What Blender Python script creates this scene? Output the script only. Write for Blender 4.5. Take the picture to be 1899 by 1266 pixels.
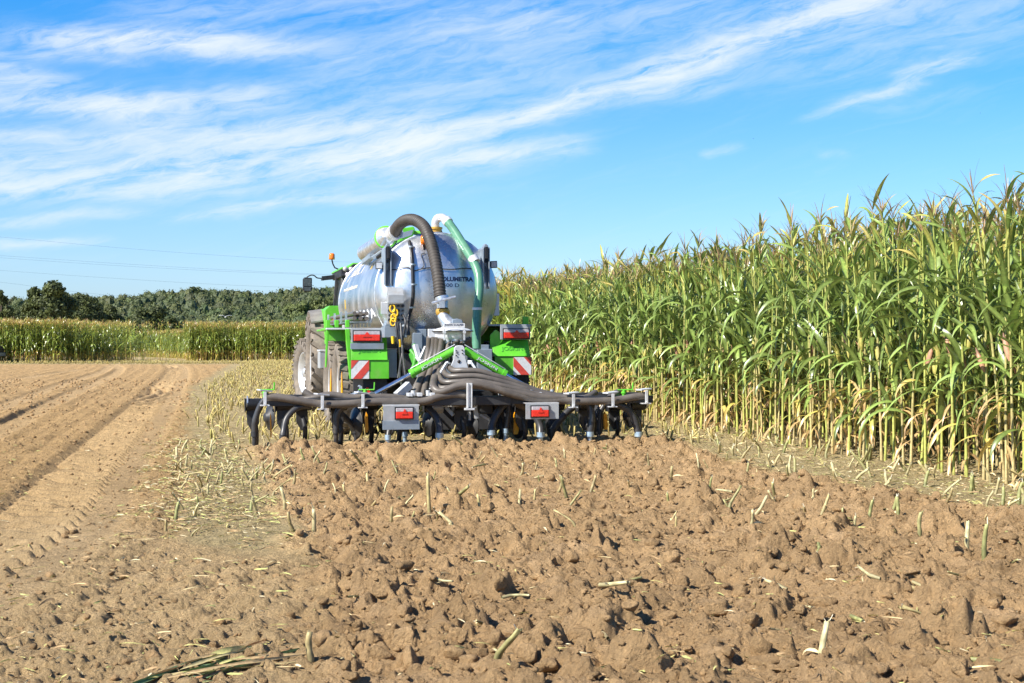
import bpy, math, random
import numpy as np
from mathutils import Vector, Matrix

# ------------------------------------------------------------------ scene, camera, light
scene = bpy.context.scene
for o in list(bpy.data.objects): bpy.data.objects.remove(o)
col = scene.collection
F = 2743.0; CX = 949.5; HY = 634.0; CAMH = 1.4          # focal length in photo pixels, image centre, horizon, eye height

cam_data = bpy.data.cameras.new("camera"); cam = bpy.data.objects.new("camera", cam_data); col.objects.link(cam)
cam.location = (0, 0, CAMH); cam.rotation_euler = (math.radians(90), 0, 0)
cam_data.sensor_width = 36.0; cam_data.lens = 36.0*F/1899.0
cam_data.clip_start = 0.05; cam_data.clip_end = 8000
scene.camera = cam

scene.view_settings.view_transform = 'Standard'; scene.view_settings.look = 'None'
scene.view_settings.exposure = 0.90; scene.view_settings.gamma = 1.0
scene.view_settings.use_curve_mapping = False

SUN_EL = math.radians(40); SD = Vector((-0.64, -0.45, 0.0)).normalized()
sun_dir = Vector((SD.x*math.cos(SUN_EL), SD.y*math.cos(SUN_EL), math.sin(SUN_EL)))
sl = bpy.data.lights.new("sun", 'SUN'); sl.energy = 5.0; sl.angle = math.radians(0.53); sl.color = (1.0, 0.95, 0.86)
so = bpy.data.objects.new("sun", sl); col.objects.link(so); so.location = (-30, -20, 40)
so.rotation_euler = (-sun_dir).to_track_quat('-Z', 'Y').to_euler()

# ---- world: Nishita sky with cirrus at infinity (dome coordinates: azimuth / elevation)
world = bpy.data.worlds.new("World"); scene.world = world; world.use_nodes = True
wt = world.node_tree; wt.nodes.clear()
class NB:
    def __init__(s, t): s.t = t
    def _in(s, sock, v):
        if isinstance(v, bpy.types.NodeSocket): s.t.links.new(v, sock)
        else: sock.default_value = v
    def m(s, op, a, b=0.0, c=0.0, clamp=False):
        n = s.t.nodes.new('ShaderNodeMath'); n.operation = op; n.use_clamp = clamp
        s._in(n.inputs[0], a); s._in(n.inputs[1], b); s._in(n.inputs[2], c); return n.outputs[0]
    def add(s, a, b): return s.m('ADD', a, b)
    def sub(s, a, b): return s.m('SUBTRACT', a, b)
    def mul(s, a, b): return s.m('MULTIPLY', a, b)
    def smooth(s, v, lo, hi, a=0.0, b=1.0):
        n = s.t.nodes.new('ShaderNodeMapRange'); n.interpolation_type = 'SMOOTHSTEP'
        s._in(n.inputs[0], v); n.inputs[1].default_value = lo; n.inputs[2].default_value = hi
        n.inputs[3].default_value = a; n.inputs[4].default_value = b; return n.outputs[0]
    def noise(s, vec, scale, detail=4, rough=0.55, dist=0.0, dim='3D'):
        n = s.t.nodes.new('ShaderNodeTexNoise'); n.noise_dimensions = dim
        s.t.links.new(vec, n.inputs['Vector']); n.inputs['Scale'].default_value = scale
        n.inputs['Detail'].default_value = detail; n.inputs['Roughness'].default_value = rough
        n.inputs['Distortion'].default_value = dist; return n.outputs[0]
    def xyz(s, x, y, z=0.0):
        n = s.t.nodes.new('ShaderNodeCombineXYZ'); s._in(n.inputs[0], x); s._in(n.inputs[1], y); s._in(n.inputs[2], z); return n.outputs[0]
w = NB(wt)
tc = wt.nodes.new('ShaderNodeTexCoord'); sep = wt.nodes.new('ShaderNodeSeparateXYZ'); wt.links.new(tc.outputs['Generated'], sep.inputs[0])
az = w.m('ARCTAN2', sep.outputs[0], sep.outputs[1]); el = w.m('ARCSINE', sep.outputs[2])
A0 = w.mul(az, 2.743); E0 = w.mul(el, 2.743)              # thousand-pixel-like units on the dome
wv = w.xyz(w.mul(A0, 1.6), w.mul(E0, 4.0))
nz1 = w.sub(w.noise(wv, 3.0, 5), 0.5); nz2 = w.sub(w.noise(w.xyz(w.add(w.mul(A0, 1.6), 7.3), w.mul(E0, 4.0)), 3.0, 5), 0.5)
A = w.add(A0, w.mul(nz1, 0.10)); E = w.add(E0, w.mul(nz2, 0.042))
def streak(x0, y0, x1, y1, wd, amp, f0=0.25, f1=0.25, asym=1.0):
    """soft band from (x0,y0) to (x1,y1); wd = half width; f0/f1 = fade lengths"""
    ax, ay = (x0-CX)/1000, (HY-y0)/1000; bx, by = (x1-CX)/1000, (HY-y1)/1000
    dx, dy = bx-ax, by-ay; L = math.hypot(dx, dy); dx /= L; dy /= L
    pa = w.sub(A, ax); pe = w.sub(E, ay)
    t = w.mul(w.add(w.mul(pa, dx), w.mul(pe, dy)), 1/L)
    c = w.sub(w.mul(pe, dx), w.mul(pa, dy))
    g = w.m('EXPONENT', w.mul(w.mul(c, c), -1/(wd/1000)**2))
    win = w.mul(w.smooth(t, -f0, f0), w.smooth(t, 1-f1, 1+f1, 1.0, 0.0))
    return w.mul(w.mul(g, win), amp)
ST = [ # x0 y0 x1 y1 halfwidth amplitude
 (600,305,1010,215,18,1.0), (960,226,1300,118,20,1.25), (1230,140,1700,-20,26,1.2), (1500,50,1900,-40,60,.45),
 (80,104,560,98,22,1.25), (150,95,420,112,14,.4), (-60,205,300,220,22,.9), (200,222,520,188,20,.8), (-80,160,130,178,20,.7),
 (300,262,820,235,26,.75), (-80,280,260,272,13,.6), (-60,330,420,318,30,.62), (350,312,900,290,34,.85), (820,305,1080,270,16,.75),
 (-80,368,420,352,22,.7), (420,395,630,362,10,.7), (320,412,480,398,8,.35), (-60,432,250,404,9,.5), (-60,466,190,456,8,.45), (640,378,770,352,12,.35),
 (1530,218,1770,142,11,.8), (1640,160,1770,138,8,.5), (1600,215,1790,190,12,.18), (1310,292,1370,280,6,.4), (1500,300,1560,296,6,.2),
 (560,140,1050,30,55,.34), (700,200,1300,80,55,.27), (850,60,1600,10,45,.30), (1150,185,1330,165,18,.35), (250,60,800,0,40,.35), (-60,130,250,140,10,.35),
 (0,300,900,250,90,.28), (1300,140,1950,60,60,.28)]
dens = None
for s_ in ST:
    v = streak(*s_); dens = v if dens is None else w.add(dens, v)
# fibres: fine anisotropic noise following the slant of the bands
rA = w.add(w.mul(A, 0.97), w.mul(E, 0.24)); rE = w.sub(w.mul(E, 0.97), w.mul(A, 0.24))
fib = w.noise(w.xyz(w.mul(rA, 2.2), w.mul(rE, 15.0), 3.1), 2.0, 7, 0.62, 0.6)
fib2 = w.noise(w.xyz(w.mul(rA, 6.0), w.mul(rE, 26.0), 1.7), 2.4, 6, 0.65, 0.8)
tex = w.add(w.smooth(fib, 0.30, 0.70, 0.22, 1.05), w.smooth(fib2, 0.3, 0.72, -0.24, 0.24))
base_veil = w.mul(w.smooth(fib, 0.48, 0.75), 0.05)
dens = w.m('ADD', w.mul(dens, tex), base_veil)
dens = w.m('SUBTRACT', 1.0, w.m('EXPONENT', w.mul(w.m('MAXIMUM', dens, 0.0), -1.15)))
sky = wt.nodes.new('ShaderNodeTexSky'); sky.sky_type = 'NISHITA'; sky.sun_disc = False
sky.sun_elevation = SUN_EL; sky.sun_rotation = math.atan2(sun_dir.x, sun_dir.y)
sky.altitude = 100; sky.air_density = 1.0; sky.dust_density = 0.35; sky.ozone_density = 2.2
ramp = wt.nodes.new('ShaderNodeValToRGB'); wt.links.new(w.m('MULTIPLY', el, 1/1.0), ramp.inputs[0])   # clear late-summer air, deeper blue; above the view darkened to cut fill light
cr_ = ramp.color_ramp
for p_, c_ in ((0.0, (.52, .66, 1.0)), (0.05, (.55, .72, 1.0)), (0.13, (.40, .70, .95)), (0.24, (.10, .64, 1.12)), (0.5, (.30, .52, .86)), (1.0, (.34, .50, .76))):
    e_ = cr_.elements[0] if p_ == 0 else (cr_.elements[-1] if p_ == 1.0 else cr_.elements.new(p_)); e_.color = c_+(1,)
hsv = wt.nodes.new('ShaderNodeVectorMath'); hsv.operation = 'MULTIPLY'; wt.links.new(sky.outputs[0], hsv.inputs[0]); wt.links.new(ramp.outputs[0], hsv.inputs[1])
bg1 = wt.nodes.new('ShaderNodeBackground'); wt.links.new(hsv.outputs[0], bg1.inputs[0]); bg1.inputs[1].default_value = 0.098
bg2 = wt.nodes.new('ShaderNodeBackground'); bg2.inputs[0].default_value = (0.90, 0.96, 1.0, 1); bg2.inputs[1].default_value = 0.56
mx = wt.nodes.new('ShaderNodeMixShader'); wt.links.new(dens, mx.inputs[0]); wt.links.new(bg1.outputs[0], mx.inputs[1]); wt.links.new(bg2.outputs[0], mx.inputs[2])
wo = wt.nodes.new('ShaderNodeOutputWorld'); wt.links.new(mx.outputs[0], wo.inputs[0])

# ------------------------------------------------------------------ helpers
rng = np.random.default_rng(11); random.seed(5)
ORG = {}
def tag(o, label=None, cat=None, group=None, kind=None):
    if label: o["label"] = label
    if cat: o["category"] = cat
    if group: o["group"] = group
    if kind: o["kind"] = kind
    return o
def empty(name, loc=(0, 0, 0), rz=0.0):
    o = bpy.data.objects.new(name, None); col.objects.link(o); o.location = loc; o.rotation_euler = (0, 0, rz)
    o.empty_display_size = 0.2; return o
def link_mesh(name, me, parent=None):
    o = bpy.data.objects.new(name, me); col.objects.link(o)
    if parent is not None: o.parent = parent
    return o
def W(px, py, d):
    """world point seen at photo pixel (px,py) at depth d"""
    return Vector(((px-CX)/F*d, d, CAMH+(HY-py)/F*d))
def G(px, py):
    """point on the flat ground at photo pixel"""
    d = CAMH*F/(py-HY); return ((px-CX)/F*d, d)

class MB:
    def __init__(s): s.v = []; s.f = []; s.sm = []; s.mi = []; s.cm = 0
    def _add(s, vs, fs, smooth=False):
        b = len(s.v); s.v += [tuple(p) for p in vs]
        for f in fs: s.f.append(tuple(b+i for i in f)); s.sm.append(smooth); s.mi.append(s.cm)
    def box(s, c, size, R=None):
        c = Vector(c); hx, hy, hz = [q/2 for q in size]
        vs = [Vector((x, y, z)) for x in (-hx, hx) for y in (-hy, hy) for z in (-hz, hz)]
        if R is not None: vs = [R @ p for p in vs]
        s._add([p+c for p in vs], [(0,1,3,2),(4,6,7,5),(0,4,5,1),(2,3,7,6),(0,2,6,4),(1,5,7,3)]); return s
    def bb(s, x0, x1, y0, y1, z0, z1):
        return s.box(((x0+x1)/2, (y0+y1)/2, (z0+z1)/2), (abs(x1-x0), abs(y1-y0), abs(z1-z0)))
    def bar(s, p, q, wd, ht, up=(0, 0, 1)):
        """box of section wd x ht running from p to q"""
        p = Vector(p); q = Vector(q); d = q-p; L = d.length; y = d.normalized(); upv = Vector(up)
        x = y.cross(upv)
        if x.length < 1e-4: x = y.cross(Vector((1, 0, 0)))
        x.normalize(); z = x.cross(y); R = Matrix((x, y, z)).transposed()
        return s.box((p+q)/2, (wd, L, ht), R)
    def tube(s, pts, r, n=10, caps=True):
        pts = [Vector(p) for p in pts]; m = len(pts)
        rs = r if hasattr(r, '__len__') else [r]*m
        T = []
        for i in range(m):
            d = pts[min(i+1, m-1)]-pts[max(i-1, 0)]; T.append(d.normalized() if d.length > 1e-9 else Vector((0, 0, 1)))
        a = Vector((0, 0, 1)) if abs(T[0].z) < 0.9 else Vector((1, 0, 0))
        nrm = (a-T[0]*a.dot(T[0])).normalized(); vs = []
        for i in range(m):
            nrm = (nrm-T[i]*nrm.dot(T[i]));
            if nrm.length < 1e-6: nrm = T[i].orthogonal()
            nrm.normalize(); b = T[i].cross(nrm)
            for k in range(n):
                th = 2*math.pi*k/n; vs.append(pts[i]+(nrm*math.cos(th)+b*math.sin(th))*rs[i])
        fs = [(i*n+k, i*n+(k+1) % n, (i+1)*n+(k+1) % n, (i+1)*n+k) for i in range(m-1) for k in range(n)]
        s._add(vs, fs, True)
        if caps:
            s._add(vs[:n], [tuple(range(n))[::-1]]); s._add(vs[-n:], [tuple(range(n))])
        return s
    def cyl(s, p, q, r0, r1=None, n=16):
        return s.tube([p, q], [r0, r0 if r1 is None else r1], n)
    def lathe(s, prof, o, axis, n=32):
        """prof = [(radius, distance along axis)]"""
        o = Vector(o); ax = Vector(axis).normalized(); a = ax.orthogonal().normalized(); b = ax.cross(a); vs = []
        for r, h in prof:
            for k in range(n):
                th = 2*math.pi*k/n; vs.append(o+ax*h+(a*math.cos(th)+b*math.sin(th))*r)
        m = len(prof)
        s._add(vs, [(i*n+k, i*n+(k+1) % n, (i+1)*n+(k+1) % n, (i+1)*n+k) for i in range(m-1) for k in range(n)], True); return s
    def prism(s, poly, y0, y1):
        """polygon in x-z, extruded along y"""
        n = len(poly); vs = [(x, y0, z) for x, z in poly]+[(x, y1, z) for x, z in poly]
        s._add(vs, [tuple(range(n)), tuple(range(2*n-1, n-1, -1))]+[(i, n+i, n+(i+1) % n, (i+1) % n) for i in range(n)]); return s
    def sheet(s, q, thick, nrm):
        """thin plate: planar polygon q (3-D points) given a thickness along nrm"""
        n = len(q); nv = Vector(nrm).normalized()*thick; vs = [Vector(p) for p in q]+[Vector(p)+nv for p in q]
        s._add(vs, [tuple(range(n)), tuple(range(2*n-1, n-1, -1))]+[(i, n+i, n+(i+1) % n, (i+1) % n) for i in range(n)]); return s
    def build(s, name, mat, parent=None, bevel=0.0):
        o = ORG.get(parent, Vector((0, 0, 0))) if parent is not None else Vector((0, 0, 0))
        me = bpy.data.meshes.new(name); me.from_pydata([tuple(Vector(p)-o) for p in s.v], [], s.f); me.update()
        for m_ in (mat if isinstance(mat, (list, tuple)) else [mat]): me.materials.append(m_)
        me.polygons.foreach_set('use_smooth', s.sm); me.polygons.foreach_set('material_index', s.mi)
        import bmesh
        bm = bmesh.new(); bm.from_mesh(me); bmesh.ops.recalc_face_normals(bm, faces=bm.faces); bm.to_mesh(me); bm.free()
        ob = link_mesh(name, me, parent)
        if parent is not None: ORG[ob] = o
        if bevel:
            md = ob.modifiers.new('bevel', 'BEVEL'); md.width = bevel; md.segments = 2; md.limit_method = 'ANGLE'; md.angle_limit = math.radians(40)
        return ob
    def build_each(s, name, mat, parent=None, bevel=0.0):
        """every separate piece becomes a part of its own"""
        par = list(range(len(s.v)))
        def find(i):
            while par[i] != i: par[i] = par[par[i]]; i = par[i]
            return i
        for f in s.f:
            for q in f[1:]: par[find(q)] = find(f[0])
        # caps of tubes are separate fans on the same place: merge by position
        seen = {}
        for i, p in enumerate(s.v):
            k = (round(p[0], 5), round(p[1], 5), round(p[2], 5))
            if k in seen: par[find(i)] = find(seen[k])
            else: seen[k] = i
        groups = {}
        for fi, f in enumerate(s.f): groups.setdefault(find(f[0]), []).append(fi)
        out = []
        for fl in groups.values():
            m_ = MB(); mp_ = {}
            for fi in fl:
                for q in s.f[fi]:
                    if q not in mp_: mp_[q] = len(m_.v); m_.v.append(s.v[q])
                m_.f.append(tuple(mp_[q] for q in s.f[fi])); m_.sm.append(s.sm[fi]); m_.mi.append(s.mi[fi])
            out.append(m_.build(name, mat, parent, bevel))
        return out
def spline(pts, k=8):
    P = [Vector(p) for p in pts]; P = [P[0]*2-P[1]]+P+[P[-1]*2-P[-2]]; out = []
    for i in range(1, len(P)-2):
        for j in range(k):
            t = j/k; a, b, c, d = P[i-1:i+3]
            out.append(0.5*((2*b)+(c-a)*t+(2*a-5*b+4*c-d)*t*t+(-a+3*b-3*c+d)*t**3))
    out.append(P[-2]); return out
def mesh_np(name, V, Q, mats, colors=None, parent=None, smooth=True, mi=None):
    """mesh from numpy quads, optional per-vertex colour attribute 'tint'"""
    me = bpy.data.meshes.new(name); V = np.asarray(V, np.float32); Q = np.asarray(Q, np.int32)
    me.vertices.add(len(V)); me.vertices.foreach_set('co', V.ravel())
    k = Q.shape[1]; me.loops.add(Q.size); me.loops.foreach_set('vertex_index', Q.ravel())
    me.polygons.add(len(Q)); me.polygons.foreach_set('loop_start', np.arange(len(Q), dtype=np.int32)*k)
    me.polygons.foreach_set('use_smooth', np.full(len(Q), smooth))
    for m_ in (mats if isinstance(mats, (list, tuple)) else [mats]): me.materials.append(m_)
    if mi is not None: me.polygons.foreach_set('material_index', np.asarray(mi, np.int32))
    if colors is not None:
        at = me.color_attributes.new('tint', 'FLOAT_COLOR', 'POINT')
        c = np.ones((len(V), 4), np.float32); c[:, :3] = colors; at.data.foreach_set('color', c.ravel())
    me.update(calc_edges=True); me.validate(); return me

# ------------------------------------------------------------------ materials
def mat_new(name):
    m = bpy.data.materials.new(name); m.use_nodes = True; t = m.node_tree; b = t.nodes['Principled BSDF']; return m, t, b
def paint(name, c, rough=0.45, metal=0.0, var=0.12, scale=6.0, dirt=0.0, dirtc=(0.33, 0.25, 0.17), bump=0.0, bscale=60, spec=0.5):
    m, t, b = mat_new(name); n = NB(t); g = t.nodes.new('ShaderNodeNewGeometry'); tcn = t.nodes.new('ShaderNodeTexCoord')
    v = tcn.outputs['Object']; nz = n.noise(v, scale, 6, 0.6)
    mixn = t.nodes.new('ShaderNodeMix'); mixn.data_type = 'RGBA'
    mixn.inputs[6].default_value = tuple(q*(1-var) for q in c)+(1,); mixn.inputs[7].default_value = tuple(min(1, q*(1+var)) for q in c)+(1,)
    t.links.new(n.smooth(nz, 0.3, 0.7), mixn.inputs[0]); outc = mixn.outputs[2]
    if dirt > 0:
        nd = n.noise(v, scale*0.6, 8, 0.7); md = t.nodes.new('ShaderNodeMix'); md.data_type = 'RGBA'
        t.links.new(n.smooth(nd, 0.62-0.35*dirt, 0.80-0.25*dirt, 0.0, min(1, 0.3+0.7*dirt)), md.inputs[0])
        t.links.new(outc, md.inputs[6]); md.inputs[7].default_value = dirtc+(1,); outc = md.outputs[2]
    t.links.new(outc, b.inputs['Base Color'])
    t.links.new(n.smooth(nz, 0.2, 0.8, max(0.05, rough-0.08), min(1, rough+0.12)), b.inputs['Roughness'])
    b.inputs['Metallic'].default_value = metal; b.inputs['Specular IOR Level'].default_value = spec
    if bump > 0:
        bn = t.nodes.new('ShaderNodeBump'); bn.inputs['Strength'].default_value = bump; bn.inputs['Distance'].default_value = 0.01
        t.links.new(n.noise(v, bscale, 4), bn.inputs['Height']); t.links.new(bn.outputs[0], b.inputs['Normal'])
    return m
def plant_mat(name, trans=0.3, rough=0.5, spec=0.4, vscale=30.0):
    m, t, b = mat_new(name); n = NB(t); at = t.nodes.new('ShaderNodeAttribute'); at.attribute_name = 'tint'
    g = t.nodes.new('ShaderNodeNewGeometry'); nz = n.noise(g.outputs['Position'], vscale, 3)
    mm = t.nodes.new('ShaderNodeVectorMath'); mm.operation = 'SCALE'; t.links.new(at.outputs['Color'], mm.inputs[0]); t.links.new(n.smooth(nz, 0.25, 0.75, 0.8, 1.22), mm.inputs['Scale'])
    t.links.new(mm.outputs[0], b.inputs['Base Color']); b.inputs['Roughness'].default_value = rough; b.inputs['Specular IOR Level'].default_value = spec
    if trans > 0:
        tr = t.nodes.new('ShaderNodeBsdfTranslucent'); t.links.new(mm.outputs[0], tr.inputs[0])
        ms = t.nodes.new('ShaderNodeMixShader'); ms.inputs[0].default_value = trans
        out = t.nodes['Material Output']; t.links.new(b.outputs[0], ms.inputs[1]); t.links.new(tr.outputs[0], ms.inputs[2]); t.links.new(ms.outputs[0], out.inputs[0])
    return m
M = {}
M['corn'] = plant_mat('maize_leaf', 0.22, 0.33, 0.7)
M['stem'] = plant_mat('maize_stem', 0.0, 0.55, 0.4)
M['tree'] = plant_mat('tree_leaf', 0.22, 0.6, 0.3, 2.0)
M['straw'] = plant_mat('straw', 0.12, 0.7, 0.3, 60)
M['bark'] = paint('bark', (0.10, 0.075, 0.05), 0.9, 0, 0.3, 3)
M['green'] = paint('green_paint', (0.115, 0.50, 0.03), 0.34, 0, 0.10, 5, 0.26, (0.36, 0.38, 0.16))
M['dkgreen'] = paint('green_paint_weathered', (0.06, 0.30, 0.03), 0.45, 0, 0.1, 5, 0.15)
M['galv'] = None
M['steel'] = paint('zinc_steel', (0.60, 0.63, 0.66), 0.36, 0.75, 0.2, 14, 0.28)
M['chrome'] = paint('chrome_rod', (0.75, 0.76, 0.78), 0.16, 1.0, 0.04, 5)
M['white'] = paint('pale_metal', (0.66, 0.67, 0.68), 0.4, 0.3, 0.12, 8, 0.28)
M['grey'] = paint('grey_panel', (0.40, 0.42, 0.43), 0.42, 0.25, 0.12, 6, 0.30)
M['bluegrey'] = paint('blue_grey_panel', (0.26, 0.31, 0.36), 0.45, 0.3, 0.1, 6, 0.15)
M['dark'] = paint('dark_steel', (0.035, 0.035, 0.037), 0.5, 0.2, 0.2, 8, 0.2, (0.20, 0.15, 0.10))
M['black'] = paint('black_plastic', (0.018, 0.018, 0.02), 0.45, 0, 0.2, 8, 0.1, (0.15, 0.12, 0.09))
M['rubber'] = paint('dusty_rubber', (0.155, 0.132, 0.108), 0.85, 0, 0.2, 7, 0.55, (0.265, 0.215, 0.16), 0.3, 40)
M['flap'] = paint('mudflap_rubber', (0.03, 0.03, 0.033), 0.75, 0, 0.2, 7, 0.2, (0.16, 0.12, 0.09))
M['hose'] = paint('dusty_brown_hose', (0.118, 0.101, 0.085), 0.40, 0, 0.2, 5, 0.30, (0.22, 0.18, 0.135), 0.15, 50)
M['guard'] = paint('dusty_grey_plastic', (0.20, 0.185, 0.17), 0.6, 0, 0.15, 5, 0.3, (0.28, 0.235, 0.19))
M['blackhose'] = paint('black_hose', (0.045, 0.044, 0.045), 0.36, 0, 0.15, 6, 0.25, (0.20, 0.165, 0.13))
M['corrug'] = paint('corrugated_rubber', (0.050, 0.042, 0.035), 0.6, 0, 0.2, 6, 0.15, (0.16, 0.13, 0.1))
M['ghose'] = paint('green_hose', (0.095, 0.245, 0.155), 0.3, 0, 0.10, 5, 0.12, (0.3, 0.33, 0.25))
M['brass'] = paint('ochre_coupler', (0.50, 0.30, 0.055), 0.4, 0.3, 0.15, 20, 0.2)
M['yellow'] = paint('yellow_plastic', (0.80, 0.50, 0.02), 0.4, 0, 0.08, 8)
M['orange'] = paint('orange_plastic', (0.85, 0.36, 0.01), 0.4, 0, 0.08, 8)
M['beacon'] = paint('amber_lens', (0.85, 0.20, 0.015), 0.2, 0, 0.1, 8)
M['red'] = paint('red_lens', (0.72, 0.035, 0.02), 0.22, 0, 0.12, 25)
M['lens'] = paint('clear_lens', (0.48, 0.44, 0.46), 0.2, 0.1, 0.15, 25)
M['rw_red'] = paint('red_reflective', (0.62, 0.07, 0.05), 0.35, 0, 0.12, 20, 0.22)
M['rw_white'] = paint('white_reflective', (0.68, 0.69, 0.70), 0.35, 0, 0.10, 20, 0.25)
M['nozzle'] = paint('light_blue_zinc', (0.42, 0.55, 0.66), 0.35, 0.5, 0.12, 20, 0.15)
M['glass'] = paint('dark_glass', (0.05, 0.06, 0.06), 0.08, 0.0, 0.1, 3, 0, spec=0.9)
M['text'] = paint('dark_blue_lettering', (0.012, 0.02, 0.06), 0.4)
M['cream'] = paint('cream_lettering', (0.66, 0.60, 0.48), 0.5)
M['rim'] = paint('silver_rim', (0.62, 0.63, 0.64), 0.35, 0.5, 0.08, 8, 0.15)
M['feather'] = paint('white_feathers', (0.78, 0.78, 0.76), 0.7)
M['dkfeather'] = paint('dark_feathers', (0.03, 0.03, 0.035), 0.7)
M['wire'] = paint('cable', (0.30, 0.33, 0.37), 0.6, 0.2)
def galv():
    m, t, b = mat_new('galvanised_steel'); n = NB(t); tcn = t.nodes.new('ShaderNodeTexCoord'); v = tcn.outputs['Object']
    sp = t.nodes.new('ShaderNodeSeparateXYZ'); t.links.new(v, sp.inputs[0])
    big = n.noise(v, 1.6, 6, 0.6); run = n.noise(n.xyz(n.mul(sp.outputs[0], 6), n.mul(sp.outputs[1], 6), n.mul(sp.outputs[2], 0.7)), 1.6, 5, 0.6)
    vo = t.nodes.new('ShaderNodeTexVoronoi'); t.links.new(v, vo.inputs['Vector']); vo.inputs['Scale'].default_value = 55
    cr = t.nodes.new('ShaderNodeMix'); cr.data_type = 'RGBA'; cr.inputs[6].default_value = (0.46, 0.49, 0.53, 1); cr.inputs[7].default_value = (0.74, 0.77, 0.80, 1)
    f = n.add(n.mul(n.smooth(big, 0.3, 0.7), 0.5), n.add(n.mul(n.smooth(run, 0.3, 0.7), 0.35), n.mul(vo.outputs['Distance'], 0.25)))
    t.links.new(f, cr.inputs[0])
    # thin coat of field dust: heavier on upward faces' neighbour (upper flank)
    dn = n.noise(v, 2.4, 8, 0.7); dm = t.nodes.new('ShaderNodeMix'); dm.data_type = 'RGBA'
    t.links.new(n.smooth(dn, 0.45, 0.8, 0.0, 0.38), dm.inputs[0]); t.links.new(cr.outputs[2], dm.inputs[6]); dm.inputs[7].default_value = (0.60, 0.53, 0.44, 1)
    t.links.new(dm.outputs[2], b.inputs['Base Color'])
    t.links.new(n.smooth(dn, 0.42, 0.75, 0.95, 0.6), b.inputs['Metallic'])
    t.links.new(n.add(n.smooth(big, 0.25, 0.75, 0.20, 0.38), n.mul(vo.outputs['Distance'], 0.1)), b.inputs['Roughness'])
    bn = t.nodes.new('ShaderNodeBump'); bn.inputs['Strength'].default_value = 0.25; bn.inputs['Distance'].default_value = 0.02
    t.links.new(n.noise(v, 2.2, 3), bn.inputs['Height']); t.links.new(bn.outputs[0], b.inputs['Normal'])
    return m
M['galv'] = galv()
# ------------------------------------------------------------------ numpy noise
def _h(ix, iy, s):
    x = (ix.astype(np.int64)*374761393+iy.astype(np.int64)*668265263+s*1442695041) & 0xffffffff
    x = ((x ^ (x >> 13))*1274126177) & 0xffffffff; x = x ^ (x >> 16)
    return (x & 0xffffff)/float(0x1000000)
def perlin(x, y, s=0):
    ix = np.floor(x); iy = np.floor(y); fx = x-ix; fy = y-iy
    u = fx*fx*fx*(fx*(fx*6-15)+10); v = fy*fy*fy*(fy*(fy*6-15)+10)
    def g(a, b):
        th = _h(ix+a, iy+b, s)*2*np.pi; return np.cos(th)*(fx-a)+np.sin(th)*(fy-b)
    n0 = g(0, 0)*(1-u)+g(1, 0)*u; n1 = g(0, 1)*(1-u)+g(1, 1)*u
    return (n0*(1-v)+n1*v)*1.5
def fbm(x, y, o=4, s=0, gain=0.5, lac=2.03):
    a = 1.0; t = 0.0; n = 0.0
    for i in range(o):
        t = t+a*perlin(x, y, s+i*17); n += a; a *= gain; x = x*lac+3.1; y = y*lac+1.7
    return t/n
def bumps(x, y, cell, s, dens=0.7, rmin=0.3, rmax=0.75, ex=1.2):
    """max of hemispherical lumps scattered on a jittered grid (clods)"""
    x = x/cell; y = y/cell; ix = np.floor(x); iy = np.floor(y); out = np.zeros_like(x)
    for a in (-1, 0, 1):
        for b in (-1, 0, 1):
            jx = ix+a; jy = iy+b
            px = jx+_h(jx, jy, s); py = jy+_h(jx, jy, s+1); r = rmin+(rmax-rmin)*_h(jx, jy, s+2)
            th = _h(jx, jy, s+3)*np.pi; q = 0.55+0.45*_h(jx, jy, s+5)
            dx = x-px; dy = y-py; ux = dx*np.cos(th)+dy*np.sin(th); uy = (dy*np.cos(th)-dx*np.sin(th))/q
            d2 = (ux*ux+uy*uy)/(r*r); on = _h(jx, jy, s+4) < dens
            out = np.maximum(out, np.where(on & (d2 < 1), r*(1-np.clip(d2, 0, 1)**ex), 0))
    return out
def sstep(x, a, b):
    t = np.clip((x-a)/(b-a), 0, 1); return t*t*(3-2*t)

# ------------------------------------------------------------------ field layout (ground metres)
def curve_x(picks):
    P = sorted([(y, x) for x, y in picks]); ys = np.array([p[0] for p in P]); xs = np.array([p[1] for p in P])
    def f(Y):
        Y = np.asarray(Y, float); r = np.interp(Y, ys, xs)
        s0 = (xs[1]-xs[0])/(ys[1]-ys[0]); s1 = (xs[-1]-xs[-2])/(ys[-1]-ys[-2])
        return np.where(Y < ys[0], xs[0]+(Y-ys[0])*s0, np.where(Y > ys[-1], xs[-1]+(Y-ys[-1])*s1, r))
    return f
XTL = curve_x([G(448, 838), G(480, 900), G(520, 1000), G(530, 1100), G(548, 1266)])        # left edge of the fresh strip
XTR = curve_x([G(1200, 808), G(1400, 866), G(1650, 912), G(1899, 950)])                    # right edge
XSL = curve_x([G(425, 676), G(352, 720), G(342, 800), G(332, 900), G(330, 1000)])          # left edge of the stubble strip
CP = np.array([4.78, 15.0]); CD = np.array([-0.205, 0.979]); CD /= np.linalg.norm(CD); CN = np.array([CD[1], -CD[0]])   # maize front row: point, direction, into the field
PHI = math.radians(12.0); MR = Vector((-0.70, 20.1, 0)); MU = np.array([-math.sin(PHI), math.cos(PHI)]); MV = np.array([math.cos(PHI), math.sin(PHI)])
def corn_front_x(Y): return CP[0]+(np.asarray(Y)-CP[1])*CD[0]/CD[1]
def till_mask(X, Y):
    wob = 0.22*fbm(X*0.9, Y*0.9, 3, 5)+0.10*perlin(X*3.1, Y*3.1, 9)
    s = (X-MR.x)*MU[0]+(Y-MR.y)*MU[1]
    return sstep(X-XTL(Y)+wob, -0.10, 0.35)*sstep(XTR(Y)-X+wob, -0.10, 0.30)*sstep(-s+wob, -0.9, 0.2)
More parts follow.
